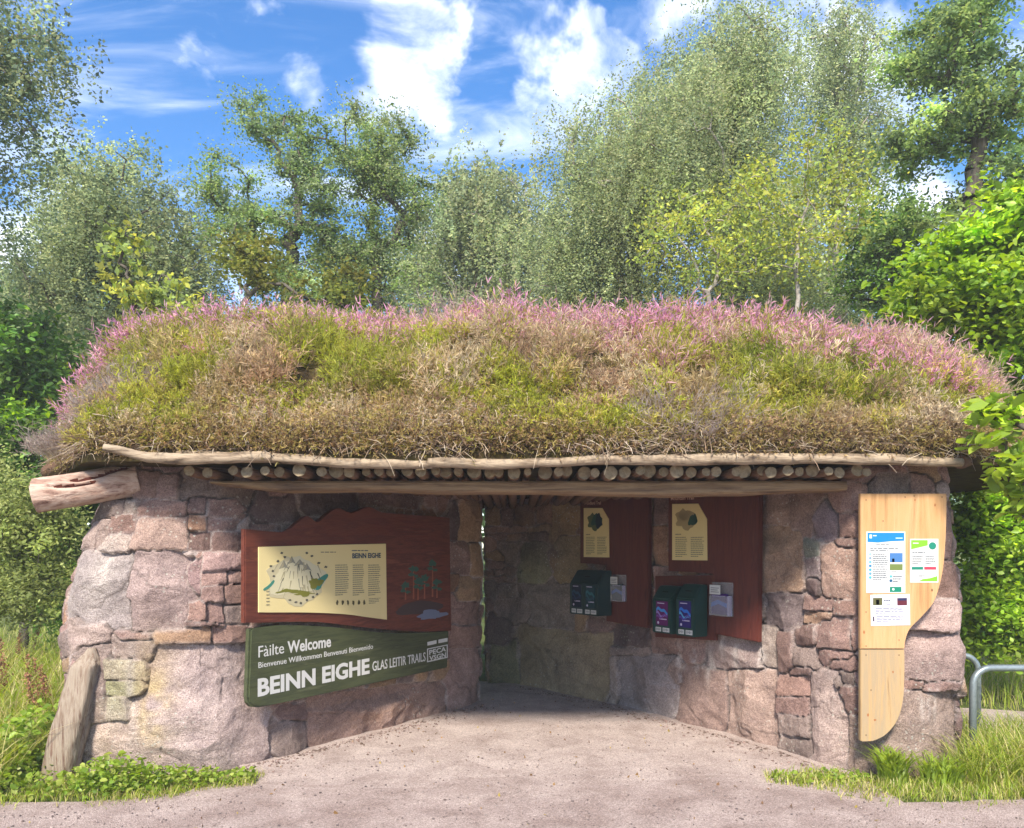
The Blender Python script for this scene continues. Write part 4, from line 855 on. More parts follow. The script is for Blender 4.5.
# loose grit
r = np.random.default_rng(21); ico = bmesh.new(); bmesh.ops.create_icosphere(ico, subdivisions=1, radius=1); iv = np.array([v.co[:] for v in ico.verts]); iq = np.array([[v.index for v in f.verts] for f in ico.faces]); ico.free()
n0 = 5200; gx = r.uniform(-3.6, 3.6, n0); gy = 4.45+r.random(n0)**1.4*3.6
ok = ((gx > (-2.0-(5.6-gy)*1.2)) | (gy < 5.05)) & (gx < np.where(gy > 5.9, 1.9-(gy-6.)*.55, 9)) & ((gy < 5.2) | (gx < 1.9)) & (gx > np.where(gy > 5.9, -1.75+(gy-6.1)*.66, -9)); gx, gy = gx[ok], gy[ok]; n0 = len(gx)
sz = .0022+.0075*r.random(n0)**3.2; sc = sz[:, None]*r.uniform(.7, 1.3, (n0, 3))*np.array([1, 1, .6])
gv = (iv[None]*sc[:, None, :]+np.stack([gx, gy, np.full(n0, .006)], -1)[:, None]); gq = (iq[None]+(np.arange(n0)*len(iv))[:, None, None]).reshape(-1, 3)
gc = np.array([(.33, .27, .26), (.26, .21, .2), (.40, .35, .33), (.2, .17, .17)])[r.integers(0, 4, n0)]*r.uniform(.8, 1.2, (n0, 1))
tag(np_mesh('gravel', gv.reshape(-1, 3), gq, np.repeat(gc, len(iv), 0), stonemat('grit_stone'), None), 'loose pinkish grit scattered over the trodden path', 'gravel', kind='stuff')
pts_ = np.concatenate([np.array([(-2.2, 5.66), (-1.80, 6.1), (-1.16, 7.04), (-.3, 8.33)]), np.array([(np.nan, np.nan)]), np.array([(.08, 9.4), (1.02, 8.26), (1.43, 7.53), (2.08, 6.42), (2.26, 5.9)])])
w0_, w1_ = [], []                                     # rubble and dirt gathered along the foot of the walls
for a_, b_ in zip(pts_, pts_[1:]):
    if np.isnan(a_[0]+b_[0]): continue
    m_ = int(np.hypot(*(b_-a_))*260); t_ = r.random((m_, 1)); w0_.append(a_+(b_-a_)*t_); nn_ = np.array([(b_-a_)[1], -(b_-a_)[0]])/np.hypot(*(b_-a_)); w1_.append(nn_[None]*r.exponential(.09, (m_, 1))-.02*nn_[None])
wb = np.concatenate(w0_)+np.concatenate(w1_); m_ = len(wb); sz = .003+.012*r.random(m_)**3; sc = sz[:, None]*r.uniform(.7, 1.3, (m_, 3))*np.array([1, 1, .7]); gv = iv[None]*sc[:, None, :]+np.concatenate([wb, np.full((m_, 1), .004)], 1)[:, None]; gq = (iq[None]+(np.arange(m_)*len(iv))[:, None, None]).reshape(-1, 3)
gc = np.array([(.30, .22, .2), (.22, .16, .14), (.38, .31, .28), (.14, .10, .08)])[r.integers(0, 4, m_)]*r.uniform(.8, 1.2, (m_, 1))
tag(np_mesh('rubble', gv.reshape(-1, 3), gq, np.repeat(gc, len(iv), 0), stonemat('rubble_stone'), None), 'crumbled stone and dirt gathered along the foot of the walls', 'rubble', kind='stuff')
n0 = 420; gx = r.uniform(-3.2, 3.4, n0); gy = 4.5+r.random(n0)**.8*4.2; ok = ((gx > -1.9+np.maximum(gy-5.9, 0)*.62) | (gy < 5.05)) & (gx < np.where(gy > 5.9, 2.2-(gy-5.9)*.6, 9)) & ((gy < 5.1) | (gx < 1.9)); gx, gy = gx[ok], gy[ok]; n0 = len(gx)
lv, lq, lc = leaves(np.stack([gx, gy, np.full(n0, .008)], -1), r.uniform(.012, .038, n0), .6, np.array([(.20, .12, .05), (.34, .26, .07), (.14, .08, .045), (.28, .17, .07)])[r.integers(0, 4, n0)], r, 6.)
tag(np_mesh('leaf_litter', lv, lq, lc, leafmat('dead_leaf', .1, .8, .1)), 'small dead leaves and bits blown over the trodden path', 'leaf litter', kind='stuff')
# ================================================================ heather on the roof
LEAF = leafmat('foliage'); LEAFG = leafmat('glossy_foliage', .5, .4, .35); DRY = leafmat('dry_stems', .15, .8, .1)
r = np.random.default_rng(33)
def sprigs(B, D, L, C, flower, FC, r, m=17, wid=.0062, stemC=(.12, .09, .06)):
    n0 = len(B); D = unit(D); sidev = unit(np.cross(D, r.normal(size=(n0, 3))))
    bend = r.normal(size=(n0, 3))*.22*L[:, None]; k = 4; t = np.linspace(0, 1, k)
    P = B[:, None]+D[:, None]*L[:, None, None]*t[None, :, None]+bend[:, None]*(t**2)[None, :, None]
    W = np.repeat((.004*(1-.7*t))[None], n0, 0); v, q = ribbons(P, W, sidev); parts = [(v, q, np.repeat(np.array(stemC)[None]*r.uniform(.7, 1.5, (n0, 1)), 2*k, 0))]
    tt = r.uniform(.22, 1., (n0, m)); base = B[:, None]+D[:, None]*(L[:, None]*tt)[..., None]+bend[:, None]*(tt**2)[..., None]
    d2 = unit(D[:, None]*.9+r.normal(size=(n0, m, 3))*.55); ln = (L[:, None]*r.uniform(.14, .34, (n0, m)))
    P = base[:, :, None]+d2[:, :, None]*ln[..., None, None]*np.array([0, .5, 1])[None, None, :, None]
    P[:, :, 2, 2] -= .12*ln*r.random((n0, m)); P = P.reshape(-1, 3, 3)
    W = np.repeat(np.array([[.6, 1., .15]]), n0*m, 0)*wid*r.uniform(.7, 1.4, (n0*m, 1))
    sv = unit(np.cross(d2.reshape(-1, 3), r.normal(size=(n0*m, 3)))); v, q = ribbons(P, W, sv)
    cc = np.repeat(C, m, 0)*r.uniform(.7, 1.35, (n0*m, 1)); isf = r.random(n0*m) < np.repeat(flower, m)*(.35+.65*(tt.ravel() > .45))
    fc = FC[r.integers(0, len(FC), n0*m)]*r.uniform(.75, 1.25, (n0*m, 1)); cc = np.where(isf[:, None], fc, cc); W[isf] *= 1.35
    v, q = ribbons(P, W, sv); parts.append((v, q, np.repeat(cc, 6, 0)))
    return join(parts)
FC = np.array([(.58, .32, .38), (.66, .40, .46), (.50, .27, .33), (.60, .44, .42)])
GRN = np.array([(.29, .33, .045), (.37, .38, .065), (.25, .27, .055), (.43, .39, .10)]); BRN = np.array([(.41, .30, .18), (.52, .42, .27), (.31, .21, .14), (.46, .37, .18)]); OLV = np.array([(.32, .28, .09), (.37, .31, .13), (.25, .23, .07)])
def roofpoints(n_, r, ymax=9.2):
    x = r.uniform(-4.5, 4.8, n_*2); y = r.uniform(5.42, ymax, n_*2); k = inside(x, y); x, y = x[k][:n_], y[k][:n_]; return x, y
def slope(x, y):
    h = .05; gx = (mound(x+h, y)-mound(x-h, y))/(2*h); gy = (mound(x, y+h)-mound(x, y-h))/(2*h); g = np.stack([-gx, -gy, np.ones_like(gx)], -1); return unit(np.nan_to_num(g))
pick = lambda pal, n_: pal[r.integers(0, len(pal), n_)]
def field(x, y):
    q3 = np.stack([x*1.5, y*1.5, x*0], -1); g = fbm(q3, 4, 61); g2 = fbm(q3*2.7+9, 4, 63); hh = y-5.45; d = polydist(x, y)
    gr = sstep(-.16, .2, g+.6*g2+.1); fl = sstep(-.12, .3, g2*.8+fbm(q3*.8+3, 3, 80)+.42*sstep(.5, 1.7, hh)-.04)*sstep(.3, 1.2, hh); return gr, fl, d
# underlayer of short shoots, then the plants themselves, each a tuft spreading from one root
x, y = roofpoints(9000, r); gr, fl, d = field(x, y); C = np.where((r.random(len(x)) < .5)[:, None], pick(OLV, len(x)), pick(BRN, len(x)))*.85
parts = [sprigs(np.stack([x, y, mound(x, y)-.02], -1), slope(x, y)+np.array([0, 0, .5])+r.normal(size=(len(x), 3))*.5, r.uniform(.06, .13, len(x)), C, fl*.0, FC, r, 10, .006)]
px_, py_ = roofpoints(1150, r, 9.0); ex_, ey_ = roofpoints(300, r, 5.95); px_, py_ = np.concatenate([px_, ex_]), np.concatenate([py_, ey_]); gr, fl, d = field(px_, py_); npl = len(px_)
kind = r.random(npl); isg = kind < gr*.85; dead = (~isg) & (r.random(npl) < .22); edge_ = d < .4
prad = r.uniform(.09, .24, npl); ph = r.uniform(.12, .30, npl)*np.where(edge_, .6, 1)*np.where(py_ > 8, .85, 1); ns = (26+900*prad**2).astype(int)
who = np.repeat(np.arange(npl), ns); n_ = len(who); th, rr = r.random(n_)*6.283, np.sqrt(r.random(n_)); ro = prad[who]*rr*.55; x, y = px_[who]+ro*np.cos(th), py_[who]+ro*np.sin(th); ok = inside(x, y); who, th, rr, x, y = who[ok], th[ok], rr[ok], x[ok], y[ok]; n_ = len(x)
tone = np.exp(r.normal(size=npl)*.2); base = np.where(isg[:, None], pick(GRN, npl), np.where(dead[:, None], np.array([(.52, .45, .31)]), np.where((r.random(npl) < .6)[:, None], pick(BRN, npl), pick(OLV, npl))))*tone[:, None]
C = base[who]*.75+.25*np.where(isg[who][:, None], pick(GRN, n_), pick(BRN, n_))
out_ = np.stack([np.cos(th), np.sin(th), np.zeros(n_)], -1)*(rr*.95)[:, None]; D = out_+slope(x, y)*.35+np.array([0, 0, .85])+r.normal(size=(n_, 3))*.2
L = ph[who]*r.uniform(.6, 1.15, n_)*(1-.25*rr); flow = np.where(dead | (r.random(npl) > .25+.75*fl), 0, fl)[who]*.62
parts.append(sprigs(np.stack([x, y, mound(x, y)-.02], -1), D, L, C, flow, FC, r, 17, .0062))
v, q, c = join(parts)
hea = tag(np_mesh('heather', v, q, c, LEAF), 'rough brown and green heather turf covering the whole shelter roof', 'heather', kind='stuff')
# moss pads, dead twigs and roots along the eaves
def eave_points(n_, r, fringe=.3, back=False):
    seg = np.array([(-4.05, 7.2), (-3.35, 6.1), (-2.9, 5.45), (-1, 5.43), (1, 5.43), (3.05, 5.45), (3.8, 5.92), (4.5, 6.8)]) if not back else POLY
    ln = np.linalg.norm(np.diff(seg, axis=0), axis=1); cu = np.concatenate([[0], np.cumsum(ln)]); s_ = r.random(n_)*cu[-1]
    px_, py_ = np.interp(s_, cu, seg[:, 0]), np.interp(s_, cu, seg[:, 1]); i = np.clip(np.searchsorted(cu, s_)-1, 0, len(ln)-1); tg = np.diff(seg, axis=0)[i]/ln[i][:, None]; nr_ = np.stack([tg[:, 1], -tg[:, 0]], -1)
    return px_, py_, nr_
n_ = 11000; ex, ey, en = eave_points(n_, r); inn = r.random(n_)**1.5*.36-.02; bx, by = ex-en[:, 0]*inn, ey-en[:, 1]*inn
bz = mound(bx, by)+r.uniform(-.04, .07, n_)
clump = sstep(.46, .66, vnoise(np.stack([bx*2.3, by*2.3, bx*0], -1), 90)); kp = r.random(n_) < .25+.75*clump; bx, by, bz, en = bx[kp], by[kp], bz[kp], en[kp]; n_ = len(bx)
out3 = np.concatenate([en, np.zeros((n_, 1))], 1); al = np.stack([-en[:, 1], en[:, 0], np.zeros(n_)], -1)*r.normal(size=(n_, 1))*.9
L = r.uniform(.06, .19, n_); d0 = unit(out3*r.uniform(.1, 1., (n_, 1))+al+np.array([0, 0, 1.])*r.uniform(-.2, .5, (n_, 1)))
t = np.linspace(0, 1, 6); P = np.stack([bx, by, bz], -1)[:, None]+d0[:, None]*(L[:, None]*t)[..., None]; P[:, :, 2] -= (L*r.uniform(.1, .9, n_))[:, None]*t**2; P[:, :, :2] += (r.normal(size=(n_, 1, 2))*.03*(np.sin(t*5)*t)[None, :, None])
Wd = np.repeat((.0065*(1-.65*t))[None], n_, 0)*r.uniform(.5, 1.4, (n_, 1)); sv = unit(np.cross(d0, r.normal(size=(n_, 3)))); v1, q1 = ribbons(P, Wd, sv); sv2 = unit(np.cross(d0, sv)); v2, q2 = ribbons(P, Wd, sv2)
tc_ = np.array([(.50, .42, .32), (.42, .33, .24), (.28, .2, .14), (.16, .11, .08), (.48, .40, .32)])[r.integers(0, 5, n_)]
v, q, c = join([(v1, q1, np.repeat(tc_, 12, 0)), (v2, q2, np.repeat(tc_, 12, 0))])
tag(np_mesh('heather_roots', v, q, c, DRY), 'bare twisted heather roots and twigs hanging along the eave', 'roots', kind='stuff')
n_ = 15000; ex, ey, en = eave_points(n_, r); inn = np.where(r.random(n_) < .45, r.uniform(-.05, .07, n_), r.random(n_)*.45); bx, by = ex-en[:, 0]*inn, ey-en[:, 1]*inn; bz = mound(bx, by)
mk = r.random(n_) < .12+.7*sstep(.4, .62, vnoise(np.stack([bx*1.8, by*1.8, bx*0+3], -1), 95)); bx, by, bz, en = bx[mk], by[mk], bz[mk], en[mk]; n_ = len(bx)
D = np.concatenate([en*.7, np.full((n_, 1), .5)], 1)+r.normal(size=(n_, 3))*.45
v, q, c = sprigs(np.stack([bx, by, bz-.01], -1), D, r.uniform(.04, .11, n_), np.array([(.40, .34, .11), (.44, .34, .16), (.32, .30, .08), (.34, .23, .11)])[r.integers(0, 4, n_)], np.zeros(n_), FC, r, 7, .006)
n2 = 11000; ex, ey, en = eave_points(n2, r); o_ = r.uniform(-.03, .035, n2); mk = r.random(n2) < .15+.65*vnoise(np.stack([ex*3, ey*3, ex*0], -1), 97); D = np.concatenate([en, r.uniform(-.7, .6, (n2, 1))], 1)+r.normal(size=(n2, 3))*.4
B_ = np.stack([ex+en[:, 0]*o_, ey+en[:, 1]*o_, r.uniform(2.25, 2.46, n2)], -1)[mk]; n2 = len(B_)
v2, q2, c2 = sprigs(B_, D[mk], r.uniform(.03, .1, n2), np.array([(.40, .34, .11), (.44, .34, .17), (.30, .26, .10), (.22, .15, .09), (.13, .09, .06)])[r.integers(0, 5, n2)], np.zeros(n2), FC, r, 7, .006); v, q, c = join([(v, q, c), (v2, q2, c2)])
tag(np_mesh('moss', v, q, c, LEAF), 'olive and rusty moss on the turf edge above the eave poles', 'moss', kind='stuff')
# single clumps that stand out
def clump_at(px_, py_, Y, rad, n_, hgt, kind, lab, name, cat, grp=None, pos=None):
    p = at(px_, py_, Y); r = np.random.default_rng(int(px_*7+py_))
    for it in range(4):                               # walk back along the sight line to the turf
        Yk = np.linspace(5.45, 9.8, 120); pk = [at(px_, py_, q) for q in Yk]; zs_ = np.array([w.z for w in pk]); md = mound(np.array([w.x for w in pk]), Yk); hit = np.argmax(zs_ < md+hgt*.5) if (zs_ < md+hgt*.5).any() else int(np.argmin(np.abs(zs_-md)))
    x0, y0 = pk[hit].x, Yk[hit]
    if pos: x0, y0 = pos
    th, rr = r.random(n_)*6.283, rad*np.sqrt(r.random(n_)); x, y = x0+rr*np.cos(th)*1.25, y0+rr*np.sin(th)*.8; z = np.where(inside(x, y), mound(x, y), 2.32)
    D = np.stack([np.cos(th)*rr/rad*.6, np.sin(th)*rr/rad*.6-.15, np.ones(n_)], -1)+r.normal(size=(n_, 3))*.18
    o3 = Vector((x0, y0, float(mound(np.array([x0]), np.array([y0]))[0])))
    B = np.stack([x, y, z-.02], -1)-np.array(o3)
    if kind == 'pink': v, q, c = sprigs(B, D, hgt*r.uniform(.7, 1.15, n_)*(1-.35*rr/rad), GRN[r.integers(0, 4, n_)]*.8, np.full(n_, .6), FC*np.array([1.05, .92, 1.08]), r, 24, .0068)
    elif kind == 'green': v, q, c = sprigs(B, D, hgt*r.uniform(.7, 1.15, n_), np.array([(.17, .22, .025), (.21, .25, .04), (.14, .17, .03)])[r.integers(0, 3, n_)], np.zeros(n_), FC, r, 15, .0065)
    elif kind == 'grey': v, q, c = sprigs(B, D*[1.3, 1.3, .9], hgt*r.uniform(.7, 1.2, n_), np.array([(.33, .27, .23), (.27, .21, .18), (.38, .32, .28)])[r.integers(0, 3, n_)], np.zeros(n_), FC, r, 11, .0045, (.3, .25, .2))
    o = tag(np_mesh(name, v, q, c, LEAF), lab, cat, grp); o.location = o3; return o
g_ = 'heather bushes in flower on the roof'
clump_at(520, 300, 8, .42, 420, .32, 'pink', 'pink heather bush on the ridge at the middle of the roof', 'heather_bush', 'heather bush', g_)
clump_at(655, 298, 8, .5, 520, .34, 'pink', 'deep pink heather bush, largest in flower, on the ridge right of the middle', 'heather_bush', 'heather bush', g_)
clump_at(815, 338, 8, .4, 360, .28, 'pink', 'lilac pink heather bush above the bright green mat on the roof', 'heather_bush', 'heather bush', g_)
clump_at(915, 372, 7, .3, 260, .26, 'pink', 'small pink heather bush next to the pale grass at the roof end', 'heather_bush', 'heather bush', g_)
clump_at(750, 312, 8, .4, 300, .3, 'pink', 'pale pink heather bush on the ridge under the yellow sapling', 'heather_bush', 'heather bush', g_)
clump_at(232, 322, 7, .45, 360, .32, 'pink', 'pale pink heather bush on the ridge beside the yellow leaved tree', 'heather_bush', 'heather bush', g_)
clump_at(85, 362, 7, .4, 320, .32, 'pink', 'pink heather bush at the far corner of the roof nearest the dark undergrowth', 'heather_bush', 'heather bush', g_, (-3.55, 7.3))
clump_at(365, 312, 8, .4, 300, .27, 'pink', 'short pinkish heather bush on the ridge before the bare multi-stemmed tree', 'heather_bush', 'heather bush', g_)
clump_at(825, 372, 7, .5, 700, .2, 'green', 'bright green heather mat low on the roof beneath the lilac bush', 'heather_mat', 'heather mat')
clump_at(470, 300, 8, .32, 240, .36, 'grey', 'tall brown twiggy heather bush sticking up beside the central pink one', 'twiggy_bush', 'heather bush')
clump_at(70, 432, 6.6, .34, 560, .2, 'grey', 'dead grey brown heather bush spilling over the eave beside the log end', 'dead_heather', 'heather bush', pos=(-3.15, 6.1))
clump_at(690, 405, 6.0, .3, 150, .26, 'grey', 'leaning bundle of pale dead heather stems low on the roof', 'dead_heather', 'heather bush')
# ================================================================ grasses
def blades(B, L, lean, width, C, r, k=5, droop=.6):
    n0 = len(B); th = r.random(n0)*6.283; o = np.stack([np.cos(th), np.sin(th), np.zeros(n0)], -1); t = np.linspace(0, 1, k)
    P = B[:, None]+np.array([0, 0, 1.])*(L[:, None]*(t-droop*.5*t**2.5))[..., None]+o[:, None]*((L*lean)[:, None]*t**1.8)[..., None]
    W = np.repeat(np.clip(1.1-t**2*1.1, .04, 1)[None], n0, 0)*width[:, None]; s_ = np.stack([-np.sin(th+r.normal(size=n0)*.5), np.cos(th), np.zeros(n0)], -1)
    v, q = ribbons(P, W, unit(s_)); sh = np.repeat(C*r.uniform(.75, 1.3, (n0, 1)), 2*k, 0); return v, q, sh
GR = np.array([(.24, .33, .035), (.30, .39, .05), (.19, .27, .035), (.38, .41, .08), (.48, .43, .19)])
def scatter(poly, n_, r):
    poly = np.array(poly); lo, hi = poly.min(0), poly.max(0); x = r.uniform(lo[0], hi[0], n_*3); y = r.uniform(lo[1], hi[1], n_*3); k = np.zeros(len(x), bool)
    for a_, b_ in zip(poly, np.roll(poly, -1, 0)): k ^= ((a_[1] > y) != (b_[1] > y)) & (x < (b_[0]-a_[0])*(y-a_[1])/(b_[1]-a_[1]+1e-12)+a_[0])
    return x[k][:n_], y[k][:n_]
r = np.random.default_rng(55)
parts = []
for poly, n_, l0, l1, w in [([(-14, 5.1), (-3.4, 5.15), (-3.35, 6), (-3.5, 9), (-8, 16), (-20, 16)], 26000, .12, .38, .007), ([(-5.2, 5.12), (-3.4, 5.2), (-3.5, 6.6), (-5.5, 8)], 9000, .25, .62, .008), ([(-8, 6.6), (-3.7, 6.6), (-3.8, 9.2), (-8, 10)], 11000, .4, .95, .009), ([(3.35, 5.15), (9, 5.25), (9, 5.6), (4.5, 6.95), (3.5, 7.3)], 9000, .12, .4, .007), ([(3.5, 8.3), (4.6, 8.15), (9, 6.4), (12, 12), (3.6, 12)], 12000, .2, .5, .008), ([(-3.4, 5.1), (-2.6, 5.17), (-1.75, 5.45), (-1.75, 5.75), (-2.2, 5.6), (-3.1, 5.62)], 2600, .03, .1, .005), ([(1.75, 5.52), (2.05, 5.35), (2.5, 5.13), (3.4, 5.16), (3.4, 5.7), (2.5, 5.62), (2.25, 5.8), (1.8, 5.75)], 3600, .04, .15, .006)]:
    x, y = scatter(poly, n_, r); m_ = vnoise(np.stack([x*1.7, y*1.7, x*0], -1), 14); k = r.random(len(x)) < .35+m_; x, y, m_ = x[k], y[k], m_[k]
    parts.append(blades(np.stack([x, y, np.full(len(x), -.015)], -1), r.uniform(l0, l1, len(x))*(.6+.8*m_), r.uniform(.2, .9, len(x)), w*r.uniform(.6, 1.4, len(x)), GR[np.minimum(r.integers(0, 6, len(x)), 4)], r))
n1 = 2600; x = np.concatenate([r.uniform(-6, -1.9, n1), r.uniform(2.1, 6, n1)]); y = np.where(x < 0, np.interp(x, [-6, -3.5, -2.65, -2.2, -1.9], [5.07, 5.08, 5.14, 5.27, 5.5]), np.interp(x, [2.1, 2.45, 3.27, 5], [5.3, 5.1, 5.13, 5.2]))-r.exponential(.045, 2*n1)-.02
k = r.random(2*n1) < vnoise(np.stack([x*4, y*4, x*0], -1), 19)**1.5; x, y = x[k], y[k]       # stragglers creeping over the edge of the path
parts.append(blades(np.stack([x, y, np.full(len(x), -.005)], -1), r.uniform(.02, .1, len(x)), r.uniform(.4, 1.2, len(x)), .005*r.uniform(.6, 1.3, len(x)), GR[np.minimum(r.integers(0, 6, len(x)), 4)], r))
v, q, c = join(parts); tag(np_mesh('grass', v, q, c, LEAFG), 'bright green grass growing beside the path and around the shelter', 'grass', kind='stuff')
def tuft(px_, py_, n_, l0, l1, w, lean, rad, lab, name, cat, grp=None, pal=GR[:3], seed=1, droop=.7):
    Y = EYE*F/(py_-HY); p = at(px_, py_, Y); r = np.random.default_rng(seed); th = r.random(n_)*6.283; rr = rad*np.sqrt(r.random(n_))
    v, q, c = blades(np.stack([rr*np.cos(th), rr*np.sin(th), np.full(n_, -.01)], -1), r.uniform(l0, l1, n_), np.full(n_, lean)*r.uniform(.5, 1.3, n_), w*r.uniform(.7, 1.3, n_), pal[r.integers(0, len(pal), n_)], r, 7, droop)
    o = tag(np_mesh(name, v, q, c, LEAFG), lab, cat, grp); o.location = p; return o
gg = 'grass tufts at the foot of the right pillar'
tuft(893, 781, 170, .22, .40, .017, .62, .1, 'broad bladed grass tuft under the rounded foot of the pine notice board', 'grass_tuft', 'grass tuft', gg, seed=3)
tuft(942, 784, 170, .18, .34, .015, .7, .13, 'arching broad bladed grass tuft at the outer base of the pillar', 'grass_tuft', 'grass tuft', gg, seed=5)
tuft(985, 782, 420, .2, .52, .007, .8, .2, 'long fine grass tuft in front of the hoop rail post', 'grass_tuft', 'grass tuft', gg, GR, 6)
tuft(1015, 776, 420, .25, .6, .007, .8, .22, 'straw tinged long grass tuft at the near rail away from the pillar', 'grass_tuft', 'grass tuft', gg, GR[2:], 7)
# low leafy weeds on the left, one countless carpet
def weeds(poly, n_, h0, h1, size, pal, r):
    x, y = scatter(poly, n_, r); h = r.uniform(h0, h1, len(x)); C = pal[r.integers(0, len(pal), len(x))]*r.uniform(.75, 1.3, (len(x), 1))
    m_ = vnoise(np.stack([x*2.6, y*2.6, x*0], -1), 44); k = r.random(len(x)) < .15+1.2*m_**1.3; h = h*(.35+1.2*m_)
    return leaves6(np.stack([x, y, h], -1)[k], r.uniform(.5, 1.25, k.sum())*size, .8, C[k], r, 1.)
WG = np.array([(.21, .31, .035), (.26, .36, .05), (.15, .24, .03), (.33, .38, .09)])
v, q, c = join([weeds([(-4.6, 5.08), (-3.2, 5.1), (-2.6, 5.17), (-2.3, 5.35), (-2.9, 5.64), (-3.3, 5.9), (-4.8, 6.2)], 5200, .01, .17, .04, WG, r), weeds([(-2.9, 5.2), (-2.3, 5.3), (-1.75, 5.5), (-1.85, 5.8), (-2.2, 5.62), (-2.9, 5.6)], 2000, .01, .09, .034, WG, r), weeds([(-4.6, 5.4), (-3.35, 5.5), (-3.4, 6.4), (-4.6, 6.4)], 2200, .05, .36, .055, WG, r), weeds([(1.8, 5.5), (2.3, 5.4), (2.5, 5.6), (1.85, 5.74)], 420, .01, .05, .03, WG, r)])
tag(np_mesh('weeds', v, q, c, LEAFG), 'low leafy green weeds carpeting the ground below the pale boulder', 'weeds', kind='stuff')
# brown seeded dock stalks
def dock(px_, py_, h, lab, seed):
    Y = EYE*F/(py_-HY); p = at(px_, py_, Y); r = np.random.default_rng(seed); parts = []
    for s_ in range(5):
        a0 = r.normal(size=2)*.16; t = np.linspace(0, 1, 7); hh = h*r.uniform(.7, 1.05); b0 = r.normal(size=2)*.05
        P = np.stack([b0[0]+a0[0]*t, b0[1]+a0[1]*t, hh*t], -1)[None]; W_ = np.linspace(.009, .003, 7)[None]
        for sd_ in ((1, 0, 0), (0, 1, 0)): v, q = ribbons(P, W_, np.array([sd_], float)); parts.append((v, q, np.full((len(v), 3), (.20, .10, .055))))
        n1 = 170; tt = r.uniform(.38, 1, n1); th = r.random(n1)*6.283; rr = r.random(n1)*.075*(1.25-tt); Pb = np.stack([b0[0]+a0[0]*tt+rr*np.cos(th), b0[1]+a0[1]*tt+rr*np.sin(th), hh*tt+rr*.8], -1)
        parts.append(leaves(Pb, np.full(n1, .02), .7, np.array([(.26, .12, .07), (.32, .17, .1), (.2, .1, .06)])[r.integers(0, 3, n1)], r))
    v, q, c = join(parts); o = tag(np_mesh('dock_stalk', v, q, c, DRY), lab, 'dock plant', 'seeded dock plants'); o.location = p
dock(38, 742, .74, 'rusty seeded dock standing closest to the weathered slab', 2); dock(12, 726, .8, 'rusty seeded dock in the meadow, second from the weathered slab', 4); dock(22, 692, .7, 'rusty seeded dock farther back in the meadow grass', 9)
